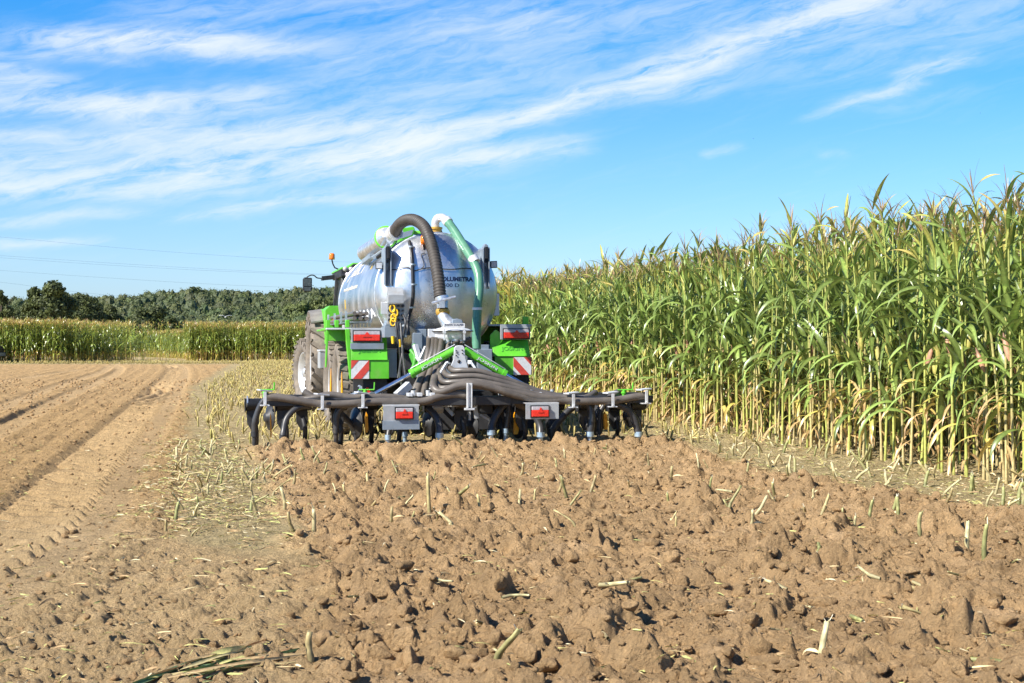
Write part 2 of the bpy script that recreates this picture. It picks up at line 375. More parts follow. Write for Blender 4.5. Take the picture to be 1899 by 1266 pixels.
def strip_mask(X, Y):
    """standing-stubble ground: left strip, everything ahead of the tool bar, headland, strip along the maize"""
    wob = 0.35*fbm(X*0.7, Y*0.7, 3, 15)
    m = sstep(X-XSL(Y)+wob, -0.15, 0.25)*sstep(Y+wob*2, 8.8, 10.2)
    m = np.maximum(m, sstep(Y+wob*3, 88, 93)); m = np.maximum(m, sstep(X-XTR(Y)+wob, -0.1, 0.2))
    return m
TRACKS = [ # photo picks along the wheel-track centre lines, width
 ([(-380, 1260), (-60, 1070), (95, 965), (168, 880), (240, 800), (300, 730), (328, 692), (322, 678), (285, 668)], 1.05, 0.05),
 ([(-200, 900), (0, 800), (90, 752), (165, 716), (215, 693), (220, 681), (200, 672)], 0.5, 0.04),
 ([(-200, 830), (0, 756), (110, 716), (190, 690), (205, 678)], 0.5, 0.03),
 ([(-200, 760), (0, 710), (80, 696), (150, 686)], 0.5, 0.03)]
TP = [(np.array([G(*p) for p in t[0]]), t[1], t[2]) for t in TRACKS]
def polyline_dist(X, Y, P):
    best = np.full(X.shape, 1e9); side = np.zeros(X.shape); arc = np.zeros(X.shape); acc = 0.0
    for i in range(len(P)-1):
        a = P[i]; d = P[i+1]-a; L = np.hypot(*d); d = d/L
        rx = X-a[0]; ry = Y-a[1]; t = np.clip(rx*d[0]+ry*d[1], 0, L); qx = rx-t*d[0]; qy = ry-t*d[1]; dd = np.hypot(qx, qy)
        cr = d[0]*ry-d[1]*rx; m = dd < best
        best = np.where(m, dd, best); side = np.where(m, -np.sign(cr)*dd, side); arc = np.where(m, acc+t, arc); acc += L
    return best, side, arc
def smooth_poly(P, k=6):
    return np.array([[q.x, q.y] for q in spline([(p[0], p[1], 0) for p in P], k)])
TP = [(smooth_poly(P), w_, dp) for P, w_, dp in TP]
def Hfield(X, Y, want_masks=False):
    X = np.asarray(X, float); Y = np.asarray(Y, float); shape = X.shape
    tm = till_mask(X, Y); sm = strip_mask(X, Y)*(1-tm); om = (1-tm)*(1-sm)
    def warp(k, a, sd): return X+a*fbm(X*k, Y*k, 2, sd), Y+a*fbm(X*k+9.3, Y*k+4.1, 2, sd+1)
    wx, wy = warp(16, .030, 31); w1x, w1y = warp(4.5, .11, 35); w2x, w2y = warp(9, .045, 37); w3x, w3y = warp(22, .018, 39)
    patch = sstep(fbm(X*1.3, Y*1.3, 2, 43), -.35, .35)                                   # cloddy and fine patches alternate
    ridge = 1-2*np.abs(fbm(w1x*2.1, w1y*2.1, 3, 95))
    ht = 0.075*fbm(X*1.0, Y*1.0, 3, 41)+0.035*ridge+0.022*(1-2*np.abs(fbm(w2x*5.3, w2y*5.3, 3, 96)))*(.5+patch) \
        + (0.16+.38*patch)*bumps(w1x, w1y, 0.42, 51, 0.42, .22, .55, 2.4)*0.42+(.26+.40*patch)*bumps(w2x, w2y, 0.19, 61, 0.5, .22, .58, 1.9)*0.19 \
        + (.35+.40*patch)*bumps(w3x, w3y, 0.085, 71, 0.5, .25, .62, 1.8)*0.085+.60*bumps(wx, wy, 0.042, 81, 0.5, .3, .62, 1.6)*0.042 \
        + 0.012*fbm(X*13, Y*13, 3, 91)-.65*bumps(w2x+5, w2y, 0.33, 98, 0.40, .12, .34, 1.6)*0.33*(.35+patch)-1.0*bumps(w3x+3, w3y, 0.15, 99, 0.46, .12, .32, 1.4)*0.15-.9*bumps(wx+7, wy, 0.075, 100, 0.40, .12, .32, 1.4)*0.075
    s = (X-MR.x)*MU[0]+(Y-MR.y)*MU[1]; tt = (X-MR.x)*MV[0]+(Y-MR.y)*MV[1]
    ht = ht+0.055*sstep(s, -2.8, -1.4)*(1-sstep(s, -.9, -.3))-.04*sstep(s, -.6, .2)+0.008*np.cos(tt*2*np.pi/0.48)
    ht = ht-0.040
    hs = 0.024*fbm(X*1.7, Y*1.7, 4, 101)+.010*fbm(X*7, Y*7, 3, 103)+0.30*bumps(wx, wy, 0.07, 111, 0.5)*0.07+0.25*bumps(wx, wy, 0.16, 112, 0.25)*0.16*0.4
    rough = .6*sstep(Y+0.8*perlin(X*.8, Y*.8, 130), 12, 7)          # nearer the camera the worked ground is lumpier
    ho = 0.03*fbm(X*0.9, Y*0.9, 4, 121)+(0.010+0.02*rough)*fbm(X*6, Y*6, 3, 122)+(0.40+0.25*rough)*bumps(w3x, w3y, 0.075, 123, 0.45, .25, .65, 1.8)*0.075 \
        + (0.16+0.26*rough)*bumps(w2x, w2y, 0.2, 124, 0.30+0.15*rough, .2, .6, 2.2)*0.2+0.035*rough*fbm(X*2.3, Y*2.3, 3, 125)+0.5*bumps(wx, wy, 0.035, 126, 0.5)*0.035+0.02*(1-2*np.abs(fbm(w2x*3.1, w2y*3.1, 3, 127)))*(.25+rough)
    band = np.zeros(shape)
    for i, (P, wd, dp) in enumerate(TP):
        d, sd, arc = polyline_dist(X, Y, P); inn = 1-sstep(d, wd*0.42, wd*0.62)
        bank = np.exp(-((d-wd*0.72)/(0.16*wd+0.05))**2)
        fl = -dp*inn+(0.5 if i else .15)*dp*bank
        ho = np.where(inn > 0, ho*(1-0.72*inn), ho)+fl
        if i == 0:
            ho = ho+(0.016*np.cos(sd*2*np.pi/0.62+2.2*fbm(X*.5, Y*.5, 2, 151))+.010*np.cos(sd*2*np.pi/0.27+3*fbm(X*.9, Y*.9, 2, 153)))*sstep(np.abs(sd), .6, 1.0)*(.4+.8*sstep(fbm(X*.8, Y*.8, 2, 152), -.3, .3))*(1-rough)
        if i == 0:   # lug prints: bars across the left half of the track, a smooth wiped half on the right
            lug = np.cos((arc+sd*.9)*2*np.pi/0.34+0.9*perlin(X*2.0, Y*2.0, 140)); ml = (1-sstep(np.abs(sd+0.14), 0.30, 0.38))*sstep(1.25+fbm(X*1.1, Y*1.1, 2, 141), .75, 1.15)
            ho = ho+0.050*np.clip(lug*1.3, -1, 1)*ml-.016*(1-sstep(np.abs(sd+0.27), 0.18, 0.40))+0.02*(1-sstep(np.abs(sd-0.28), 0.1, 0.28))
        elif i == 1:
            ho = ho+0.010*np.clip(np.cos(arc*2*np.pi/0.2+sd*5)*1.5, -1, 1)*inn
        band = np.maximum(band, inn*(0.9 if i < 4 else 0.4))
    furrow = np.zeros(shape)
    h = tm*ht+sm*hs+om*ho
    far = np.hypot(X, Y)
    h = h*(1-sstep(far, 60, 160)*0.6)
    if want_masks: return h, tm, sm, om, band
    return h
def H1(x, y): return float(Hfield(np.array([x]), np.array([y]))[0])

# ------------------------------------------------------------------ ground sheet (finer where it is near)
def build_ground():
    dense = np.radians(np.linspace(-24.5, 24.5, 800)); c = np.radians(np.concatenate([np.linspace(-180, -60, 14)[:-1], np.linspace(-60, -24.5, 50)[:-1]]))
    th = np.concatenate([c, dense, -c[::-1][:-1]])          # the two ends meet behind the camera
    r = np.concatenate([np.linspace(0.05, 5.2, 20)[:-1], 5.2*np.exp(np.linspace(0, math.log(34/5.2), 800))[:-1], 34*np.exp(np.linspace(0, math.log(130/34), 170))[:-1], 130*np.exp(np.linspace(0, math.log(6000/130), 40))])
    R, T = np.meshgrid(r, th, indexing='ij'); X = R*np.sin(T); Y = R*np.cos(T)
    h, tm, sm, om, band = Hfield(X, Y, True)
    # far hill
    n0, n1 = X.shape; idx = np.arange(n0*n1).reshape(n0, n1)
    nx = np.roll(idx, -1, axis=1)
    Q = np.stack([idx[:-1], nx[:-1], nx[1:], idx[1:]], -1).reshape(-1, 4)
    h = h+hill_h(X, Y)
    n_ = lambda f, s: fbm(X*f, Y*f, 3, s)
    ct = np.array([0.495, 0.322, 0.160]); cs = np.array([0.42, 0.325, 0.165]); co = np.array([0.47, 0.305, 0.138]); cb = np.array([0.54, 0.38, 0.20]); cg = np.array([0.52, 0.37, 0.195])
    v = (1+0.16*n_(0.7, 201)+0.14*n_(4, 202))[..., None]
    colr = tm[..., None]*ct*(1-0.22*sstep(n_(1.6, 203), 0.05, 0.5)[..., None])*(1-.18*sstep(n_(6.5, 209), 0.1, 0.5)[..., None])+sm[..., None]*cs+om[..., None]*co
    gr = (sstep(13.5-Y+3*n_(0.5, 205), 0, 4)*om*0.75)[..., None]; colr = colr*(1-gr)+cg*gr
    colr = colr*(1-0.5*(band*om)[..., None])+cb*0.5*(band*om)[..., None]
    pale = (sstep(n_(2.2, 207), 0.1, 0.45)*tm*0.35)[..., None]; colr = colr*(1-pale)+np.array([0.55, 0.375, 0.21])*pale
    colr = np.clip(colr*v, 0.02, 0.9)
    fl = sstep(R, 130, 320)[..., None]; colr = colr*(1-fl)+np.array([0.10, 0.14, 0.04])*fl
    m, t, b = mat_new('field_soil'); n = NB(t); at = t.nodes.new('ShaderNodeAttribute'); at.attribute_name = 'tint'; g = t.nodes.new('ShaderNodeNewGeometry'); p = g.outputs['Position']
    f1 = n.noise(p, 9, 8, 0.7); f2 = n.noise(p, 70, 5, 0.65)
    mm = t.nodes.new('ShaderNodeVectorMath'); mm.operation = 'SCALE'; t.links.new(at.outputs['Color'], mm.inputs[0])
    t.links.new(n.mul(n.smooth(f1, 0.25, 0.75, 0.80, 1.2), n.smooth(f2, 0.25, 0.75, 0.82, 1.2)), mm.inputs['Scale']); t.links.new(mm.outputs[0], b.inputs['Base Color'])
    b.inputs['Roughness'].default_value = 0.95; b.inputs['Specular IOR Level'].default_value = 0.15
    vo = t.nodes.new('ShaderNodeTexVoronoi'); t.links.new(p, vo.inputs['Vector']); vo.inputs['Scale'].default_value = 45
    hh = n.add(n.mul(n.noise(p, 26, 9, 0.75), 0.07), n.add(n.mul(f2, 0.012), n.mul(vo.outputs['Distance'], -0.012)))
    bn = t.nodes.new('ShaderNodeBump'); bn.inputs['Strength'].default_value = 1.0; bn.inputs['Distance'].default_value = 1.0
    t.links.new(hh, bn.inputs['Height']); t.links.new(bn.outputs[0], b.inputs['Normal'])
    me = mesh_np('ground', np.stack([X, Y, h], -1).reshape(-1, 3), Q, m, colr.reshape(-1, 3))
    tag(link_mesh('ground', me), kind='structure')
    return m
def hill_h(X, Y):
    """gentle wooded rise far beyond the field"""
    d = np.hypot(X, Y); a = np.arctan2(X, Y)
    rise = sstep(d, 300, 560)*sstep(np.abs(a+0.15), 0.75, 0.3)
    prof = 7.0+2.0*np.sin(a*6+0.6)+1.3*np.sin(a*17+1)
    return rise*prof
SOIL = build_ground()

# ------------------------------------------------------------------ loose clods (stuff)
def ico(sub):
    import bmesh
    bm = bmesh.new(); bmesh.ops.create_icosphere(bm, subdivisions=sub, radius=1.0); bm.verts.ensure_lookup_table()
    V = np.array([v.co[:] for v in bm.verts]); Fc = np.array([[v.index for v in f.verts] for f in bm.faces]); bm.free(); return V, Fc
def scatter_clods():
    V0, F0 = ico(2); Vb, Fb = ico(3); Vc, Fc0 = ico(1); allV = []; allF = []; allC = []; off = 0
    def put(x, y, s, V, Fc):
        nonlocal off
        sd = rng.integers(1000); d = V*(1+0.30*np.sin(V[:, [1, 2, 0]]*rng.uniform(1.5, 3.5)+rng.uniform(0, 6, 3)).sum(1, keepdims=True)*0.45)
        d = d*(1+0.08*np.sin(V[:, [2, 0, 1]]*7+sd).sum(1, keepdims=True)); pn = rng.normal(0, 1, (5, 3)); pn /= np.linalg.norm(pn, axis=1, keepdims=True)
        for q_ in pn: e_ = d @ q_; d = d-np.maximum(e_-.62, 0)[:, None]*q_*.85      # flattened faces
        d = d*rng.uniform(0.7, 1.25, 3)*np.array([1, 1, 0.72]); a = rng.uniform(0, 6.28); c, q = math.cos(a), math.sin(a)
        d = np.stack([d[:, 0]*c-d[:, 1]*q, d[:, 0]*q+d[:, 1]*c, d[:, 2]], 1)*s
        z = 0.0; allV.append(d+np.array([x, y, 0])); allF.append(Fc+off); off += len(V); pos.append((x, y, s, len(V)))
        k = rng.uniform(0.82, 1.15); allC.append(np.tile(np.array([0.495, 0.322, 0.160])*k, (len(V), 1)))
    pos = []
    n = 0
    while n < 9500:
        d = 5.6*math.exp(rng.uniform(0, math.log(55/5.6))); x = rng.uniform(-0.36, 0.36)*d
        tmv = float(till_mask(np.array([x]), np.array([d]))[0])
        lim = tmv if tmv > 0.3 else (0.30 if x < float(XSL(d)) or d < 9.5 else 0)
        if rng.uniform() > lim or (x > float(XTR(d))+0.2): continue
        s = 0.006+0.009*rng.pareto(2.2); s = min(s, 0.060 if tmv > .5 else 0.035)
        s = max(s, 0.0012*d)
        put(x, d, s, *((Vb, Fb) if s*1000/d > 5 else (V0, F0) if s*1000/d > 1.6 else (Vc, Fc0))); n += 1
    zs = Hfield(np.array([p[0] for p in pos]), np.array([p[1] for p in pos]))
    V = np.concatenate(allV); k = 0
    for (x, y, s, m_), z in zip(pos, zs): V[k:k+m_, 2] += z+s*0.22; k += m_
    me = mesh_np('soil_clods', V, np.concatenate(allF), SOIL, np.concatenate(allC))
    tag(link_mesh('soil_clods', me), 'loose brown clods of earth lying on the tilled ground', 'soil', kind='stuff')
scatter_clods()

# ------------------------------------------------------------------ maize
C = lambda *a: np.array(a, float)
def stalk_geo(r, h, sides, segs, lean):
    V = []; Q = []; K = []; zs = np.linspace(0, h, segs+1); th = np.arange(sides)*2*np.pi/sides
    lo = C(.52, .41, .19) if r.random() < .32 else C(.44, .45, .11); hi = C(.33, .37, .08)
    for i, z in enumerate(zs):
        rad = 0.0165*(1-0.55*z/h)*(1.18 if i % 3 == 0 else 1.0); cx = lean*(z/h)**2
        for t in th: V.append((cx+rad*math.cos(t), rad*math.sin(t), z))
        k = z/h; c = lo*(1-k)+hi*k; c = c*(0.72 if i % 3 == 0 else 1.0)
        K += [c]*sides
    for i in range(segs):
        for k in range(sides): Q.append((i*sides+k, i*sides+(k+1) % sides, (i+1)*sides+(k+1) % sides, (i+1)*sides+k))
    return np.array(V), np.array(Q), np.array(K)
def ribbon(base, az, a0, a1, L, wd, segs, c0, c1, twist=0.0, fold=0.25, wave=0.0, ph=0.0, droop=1.6, across=3):
    """a leaf: centre line leaves the stalk at angle a0 from vertical and bends to a1; V-folded"""
    V = []; K = []; x = 0.0; z = 0.0; ds = L/segs
    ca, sa = math.cos(az), math.sin(az)
    for i in range(segs+1):
        t = i/segs; ang = a0+(a1-a0)*t**droop
        if i: x += math.sin(ang)*ds; z += math.cos(ang)*ds
        w_ = wd*0.5*min(1.0, (0.35+2.6*t))*(1-t**2.4)**0.9 if t < 1 else 0.0015
        nx, nz = -math.cos(ang), math.sin(ang); tw = twist*t+wave*math.sin(t*9+ph); ct, st = math.cos(tw), math.sin(tw)
        for j in ((-1, 0, 1) if across == 3 else (-1, 1)):
            o = w_*j; lift = fold*abs(o)
            lat = o*ct-lift*st; up = o*st+lift*ct
            px = x+nx*up; pz = z+nz*up
            V.append((base[0]+ca*px-sa*lat, base[1]+sa*px+ca*lat, base[2]+pz))
            c = c0*(1-t)+c1*t; K.append(c*1.85 if (j == 0 and across == 3) else c)
    Q = []
    for i in range(segs):
        for j in range(across-1):
            a = i*across+j; Q.append((a, a+1, a+across+1, a+across))
    return V, Q, K
def join(parts):
    V = []; Q = []; K = []; o = 0
    for v, q, k in parts:
        if not len(v): continue
        V.append(np.asarray(v, float)); Q.append(np.asarray(q, int)+o); K.append(np.asarray(k, float)); o += len(v)
    return np.concatenate(V), np.concatenate(Q), np.concatenate(K)
def make_maize(r, segs=8, across=3, sides=6, ssegs=12, nl=18, ear=True, tas=True):
    h = r.uniform(2.56, 2.86); lean = r.uniform(-.12, .12); ra = r.uniform(0, 6.28)
    st = stalk_geo(r, h, sides, ssegs, lean)
    leaves = []; zl = r.uniform(.40, .85)
    for i in range(nl):
        k = i/(nl-1); z = zl+k*(h-zl)+r.uniform(-.07, .07); cx = lean*(z/h)**2
        az = ra+(i % 2)*math.pi+r.normal(0, 0.55)
        g = C(.136, .190, .046)*r.uniform(.58, 1.4); hz = z/h
        if hz < .38 and r.random() < (.42 if hz < .28 else .15):
            c0, c1 = (C(.42, .37, .08), C(.40, .27, .10)) if r.random() < .6 else (C(.26, .28, .07), C(.40, .35, .08)); L = r.uniform(.30, .58); a0, a1 = r.uniform(.5, 1.3), r.uniform(2.7, 3.1); w_ = r.uniform(.04, .07)
        elif hz > 0.80:
            y = C(.26, .26, .06) if r.random() < .32 else C(.15, .21, .05)
            c0, c1 = y, (C(.40, .29, .10) if r.random() < .35 else y*1.2); L = r.uniform(.30, .52); a0, a1 = r.uniform(.12, .45), r.uniform(.4, 2.0); w_ = r.uniform(.045, .065)
        else:
            c0, c1 = g, g*r.uniform(.9, 1.3)+C(.03, .025, 0)*r.random(); L = r.uniform(.50, .88); hang = r.random() < .55; a0, a1 = r.uniform(.15, .55), (r.uniform(2.5, 3.1) if hang else r.uniform(.35, 1.5)); w_ = r.uniform(.062, .092)
        leaves.append(ribbon((cx, 0, z), az, a0, a1, L, w_, segs, c0, c1, r.uniform(-1.3, 1.3), .26, .22, r.uniform(0, 6), r.uniform(.45, 1.1) if a1 > 2.4 else r.uniform(.9, 2.2), across))
    # dry sheath shreds low on the stem
    for i in range(r.integers(2, 5)):
        leaves.append(ribbon((0, 0, r.uniform(.15, 1.0)), r.uniform(0, 6.28), r.uniform(1.3, 2.3), r.uniform(2.8, 3.1), r.uniform(.2, .50), .038, max(3, segs//2), C(.42, .28, .12), C(.33, .21, .10), r.uniform(-2, 2), .3, .2, 0, 1.2, across))
    ea = []
    if ear:
        z0 = r.uniform(1.0, 1.28); az = ra+r.uniform(-.6, .6); ti = r.uniform(.15, .45); L = r.uniform(.22, .28); cc = C(.46, .25, .15) if r.random() < .6 else C(.40, .36, .09)
        V = []; K = []; Q = []; n = 7; m = 7
        for i in range(m):
            t = i/(m-1); rad = [.012, .026, .031, .030, .025, .016, .004][i]; d = 0.02+t*L
            px = d*math.sin(ti)+.012; pz = d*math.cos(ti)
            for k in range(n):
                a = 2*math.pi*k/n; ox, oy = rad*math.cos(a), rad*math.sin(a)
                qx = px+ox*math.cos(ti); qz = pz-ox*math.sin(ti)
                V.append((math.cos(az)*qx-math.sin(az)*oy, math.sin(az)*qx+math.cos(az)*oy, z0+qz)); K.append(cc*(1.0 if t < .8 else .45)*(.85 if k % 2 else 1.1))
        for i in range(m-1):
            for k in range(n): Q.append((i*n+k, i*n+(k+1) % n, (i+1)*n+(k+1) % n, (i+1)*n+k))
        ea = [(V, Q, K)]
        ea.append(ribbon((0, 0, z0), az, ti, ti+.5, L*1.25, .05, 4, cc, cc*.9, .3, .4, 0, 0, 1.3, across))
    ta = []
    if tas:
        tc = C(.44, .29, .15) if r.random() < .45 else C(.48, .37, .15)
        for i in range(r.integers(6, 10)):
            a0 = 0.02 if i == 0 else r.uniform(.2, .6)
            ta.append(ribbon((lean, 0, h-.04+.012*i), r.uniform(0, 6.28), a0, a0+r.uniform(.0, .9), r.uniform(.2, .36) if i else .40, .013, 4, tc, tc*.85, 0, 0, 0, 0, 1.5, 2))
    return st, leaves, ea, ta

vr = np.random.default_rng(3)
PROTO = []
for i in range(10):
    st, le, ea, ta = make_maize(vr, ear=(i % 5 != 4))
    d = {'stalk': (st, M['stem']), 'foliage': (join(le), M['corn']), 'tassel': (join(ta), M['corn'])}
    if ea: d['ear'] = (join(ea), M['stem'])
    PROTO.append({k: mesh_np(k, *g[:2], m_, g[2]) for k, (g, m_) in d.items()})
def corn_block(name, pts, variants, scale=(0.93, 1.06), lab=None):
    """many plants as one mesh: the part of the crop behind the plants that stand alone"""
    Vs = []; Qs = []; Ks = []; off = 0; pts = np.asarray(pts); which = vr.integers(0, len(variants), len(pts))
    z = Hfield(pts[:, 0], pts[:, 1])
    for vi, (V, Q, K) in enumerate(variants):
        s = np.where(which == vi)[0]
        if not len(s): continue
        a = vr.uniform(0, 2*np.pi, len(s))[:, None]; sc = vr.uniform(*scale, len(s))[:, None]
        lx, ly = vr.normal(0, .03, (2, len(s), 1)); c, q = np.cos(a), np.sin(a)
        X = (V[None, :, 0]*c-V[None, :, 1]*q)*sc+lx*V[None, :, 2]+pts[s, 0][:, None]; Y = (V[None, :, 0]*q+V[None, :, 1]*c)*sc+ly*V[None, :, 2]+pts[s, 1][:, None]
        Z = V[None, :, 2]*sc+z[s][:, None]-.02
        Vs.append(np.stack([X, Y, Z], -1).reshape(-1, 3)); n = len(V)
        Qs.append((Q[None]+(np.arange(len(s))*n)[:, None, None]+off).reshape(-1, 4)); off += n*len(s)
        Ks.append((K[None]*vr.uniform(.82, 1.2, (len(s), 1, 1))).reshape(-1, 3))
    me = mesh_np(name, np.concatenate(Vs), np.concatenate(Qs), M['corn'], np.concatenate(Ks))
    return tag(link_mesh(name, me), lab, 'maize', kind='stuff')
def variants(n, **k):
    out = []
    for i in range(n):
        st, le, ea, ta = make_maize(vr, **k); out.append(join([st]+le+ea+ta))
    return out
# right-hand field: rows run along CD; the first two rows nearest the camera are plants of their own
n_ind = [0, 0]; near_pts = [[], []]; rest = []; rest_far = []
for row in range(11):
    s = -7.0+vr.uniform(0, .1)
    while s < 42:
        p = CP+CD*s+CN*(row*0.75+vr.normal(0, .035)); s += 0.158*vr.uniform(.75, 1.3)
        if p[1] < 1.5: continue
        inview = p[1] > 5 and CX+p[0]/p[1]*F < 1960
        if row < 2 and inview and n_ind[row] < 150: near_pts[row].append(p); n_ind[row] += 1
        elif p[1] < 34 and row < 9: rest.append(p)
        else: rest_far.append(p)
far_dir = np.array([-7.5, 58.0]); far_dir /= np.linalg.norm(far_dir); fe = CP+CD*42
for row in range(8):
    s = 0.0
    while s < 62:
        p = fe+far_dir*s+np.array([far_dir[1], -far_dir[0]])*row*0.75; s += .19*vr.uniform(.75, 1.3); rest_far.append(p)
LABS = [('tall green maize plant in the front row of the right-hand field, nearest to the camera', 'front row of the right-hand maize field'),
        ('maize plant in the second row of the right-hand field, close behind the front row', 'second row of the right-hand maize field')]
for row in (0, 1):
    P = np.array(near_pts[row]); Z = Hfield(P[:, 0], P[:, 1])
    for p, z in zip(P, Z):
        r_ = empty('corn_plant', (p[0], p[1], z-.02), vr.uniform(0, 6.28)); sc = vr.uniform(.93, 1.06); r_.scale = (sc, sc, sc)
        r_.rotation_euler = (vr.normal(0, .025), vr.normal(0, .025), r_.rotation_euler.z); r_.empty_display_size = .1
        tag(r_, LABS[row][0], 'maize plant', LABS[row][1])
        for nm, me in PROTO[vr.integers(len(PROTO))].items(): link_mesh(nm, me, r_)
corn_block('maize_crop', rest, variants(12, segs=6, ssegs=9, sides=5), lab='dense inner rows of tall green maize filling the right-hand field')
LOW = [(V, Q, K*np.array([1.40, 1.32, 1.0])) for V, Q, K in variants(10, segs=4, across=2, sides=3, ssegs=3, nl=16, ear=False)]
corn_block('maize_crop', rest_far, LOW, (1.0, 1.12), lab='distant end of the tall maize field seen behind the tanker')
def far_block(name, poly, n, lab, sc):
    """plants filling a strip behind a front line"""
    pts = []; P = [np.array(G2) for G2 in poly]
    seg = [np.linalg.norm(P[i+1]-P[i]) for i in range(len(P)-1)]
    for k in range(n):
        i = vr.choice(len(seg), p=np.array(seg)/sum(seg)); t = vr.random(); q = P[i]+(P[i+1]-P[i])*t; d = P[i+1]-P[i]; nrm = np.array([-d[1], d[0]])/np.linalg.norm(d)
        if nrm[1] < 0: nrm = -nrm
        dep = abs(vr.normal(0, 2.2)); pts.append(q+nrm*dep)
    corn_block(name, pts, LOW, sc, lab)
def gx(px, d): return ((px-CX)/F*d, d)
far_block('maize_crop', [gx(-260, 97), gx(112, 97)], 900, 'square-ended block of tall maize at the far left of the field', (.90, 1.0))
far_block('maize_crop', [gx(114, 97.5), gx(154, 113)], 520, 'shaded right-hand end of the far left maize block', (.88, .98))
far_block('maize_crop', [gx(110, 137), gx(268, 135), gx(346, 118)], 1100, 'farthest and lowest stretch of maize, below the round bush', (.74, .83))
far_block('maize_crop', [gx(346, 116), gx(345, 106), gx(690, 105)], 1300, 'stretch of far maize just left of the tractor, below the wooded hill', (.87, .97))

# ------------------------------------------------------------------ stubble, litter
def stub_mesh(r, h, lean, segs=5, sides=7, husk=True, shred=True):
    V = []; K = []; Q = []; c0 = [C(.48, .39, .17), C(.43, .39, .16), C(.42, .33, .15), C(.38, .38, .14), C(.50, .43, .22)][r.integers(5)]*r.uniform(.75, 1.1); bow = r.uniform(-.6, .6)
    for i in range(segs+1):
        t = i/segs; rad = .0135*(1.12-.2*t)*(1.15 if i in (1, 3) else 1)
        x = lean*h*t+bow*h*t*t
        for k in range(sides):
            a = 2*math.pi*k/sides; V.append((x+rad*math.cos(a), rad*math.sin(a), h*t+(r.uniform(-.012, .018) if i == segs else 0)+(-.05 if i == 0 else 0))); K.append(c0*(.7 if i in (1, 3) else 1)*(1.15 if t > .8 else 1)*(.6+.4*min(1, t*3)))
    for i in range(segs):
        for k in range(sides): Q.append((i*sides+k, i*sides+(k+1) % sides, (i+1)*sides+(k+1) % sides, (i+1)*sides+k))
    b = len(V); x = (lean+bow)*h
    V.append((x, 0, h-.012)); K.append(C(.72, .68, .5))
    for k in range(0, sides-1, 2): Q.append((segs*sides+k, segs*sides+(k+1) % sides, segs*sides+(k+2) % sides, b))
    stem = (np.array(V), np.array(Q), np.array(K)); fr = []
    for i in range(r.integers(2, 6)):
        fr.append(ribbon((x, 0, h-.02), r.uniform(0, 6.28), r.uniform(.0, .5), r.uniform(.1, .9), r.uniform(.02, .06), .005, 2, C(.66, .6, .42), C(.7, .66, .5), 0, 0, 0, 0, 1, 2))
    stem = join([stem]+fr); z = r.uniform(.0, .5)*h
    hs = join([ribbon((lean*z, 0, z), r.uniform(0, 6.28), r.uniform(.2, 1.0), r.uniform(1.4, 2.8), r.uniform(.05, .13), .018, 6, C(.58, .49, .27), C(.48, .37, .19), r.uniform(-2, 2), .4, .3, 1, 1.2)])
    return stem, hs
SB = []
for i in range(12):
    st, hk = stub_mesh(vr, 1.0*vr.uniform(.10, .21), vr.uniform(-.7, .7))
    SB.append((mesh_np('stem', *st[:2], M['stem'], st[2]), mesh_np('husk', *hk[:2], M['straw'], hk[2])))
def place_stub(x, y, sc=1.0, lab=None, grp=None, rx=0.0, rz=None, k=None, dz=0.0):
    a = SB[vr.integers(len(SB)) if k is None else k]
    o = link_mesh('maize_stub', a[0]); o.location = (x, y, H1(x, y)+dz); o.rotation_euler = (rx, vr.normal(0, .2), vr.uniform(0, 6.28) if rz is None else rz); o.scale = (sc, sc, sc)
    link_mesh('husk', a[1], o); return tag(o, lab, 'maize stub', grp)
# stubs the photo shows clearly in the fresh soil
CLEAR = [(1523, 1222, 1150, 'cut maize stub with a dry husk at the front right of the tilled soil'), (1757, 1150, 1100, 'cut stub near the lower right edge of the tilled soil, left of its neighbour'),
 (1797, 1158, 1120, 'rightmost of two neighbouring stubs near the lower right edge'), (918, 1236, 1168, 'cut stub standing alone at the bottom centre of the picture'),
 (580, 1232, 1216, 'short cut stub beside the heap of dry leaves'), (1708, 1000, 960, 'leftmost of three stubs below the right-hand strip edge'),
 (1793, 1027, 990, 'middle one of three stubs below the right-hand strip edge'), (1825, 1035, 975, 'tallest and rightmost of three stubs below the right-hand strip edge'),
 (797, 958, 880, 'tall cut stub left of the middle of the tilled soil'), (582, 985, 925, 'tall cut stub close to the left edge of the tilled soil')]
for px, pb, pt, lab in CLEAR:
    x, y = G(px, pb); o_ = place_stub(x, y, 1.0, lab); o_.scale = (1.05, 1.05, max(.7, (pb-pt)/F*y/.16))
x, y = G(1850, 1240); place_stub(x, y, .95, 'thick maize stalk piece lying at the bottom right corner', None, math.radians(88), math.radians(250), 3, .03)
def rand_in(nmax, test, dmin, dmax, xr=.37):
    out = []; it = 0
    while len(out) < nmax and it < 150000:
        it += 1; d = dmin*math.exp(vr.uniform(0, math.log(dmax/dmin))); x = vr.uniform(-xr, xr)*d
        if test(x, d): out.append((x, d))
    return out
tl = lambda x, y: float(XTL(y))+.1 < x < float(XTR(y))-.1
for x, y in rand_in(84, lambda x, y: tl(x, y) and (x-MR.x)*MU[0]+(y-MR.y)*MU[1] < -.5, 10.5, 19.9):
    place_stub(x, y, vr.uniform(.5, 1.05), 'cut maize stub sticking up out of the freshly tilled soil', 'stubs standing in the tilled soil', vr.normal(0, .35))
for x, y in rand_in(46, lambda x, y: tl(x, y) and (x-MR.x)*MU[0]+(y-MR.y)*MU[1] < -.5, 6.6, 19.5):
    place_stub(x, y, vr.uniform(.4, .85), 'broken piece of maize stalk lying flat on the freshly tilled soil', 'stalk pieces lying on the tilled soil', math.radians(90)+vr.normal(0, .15), dz=.025)
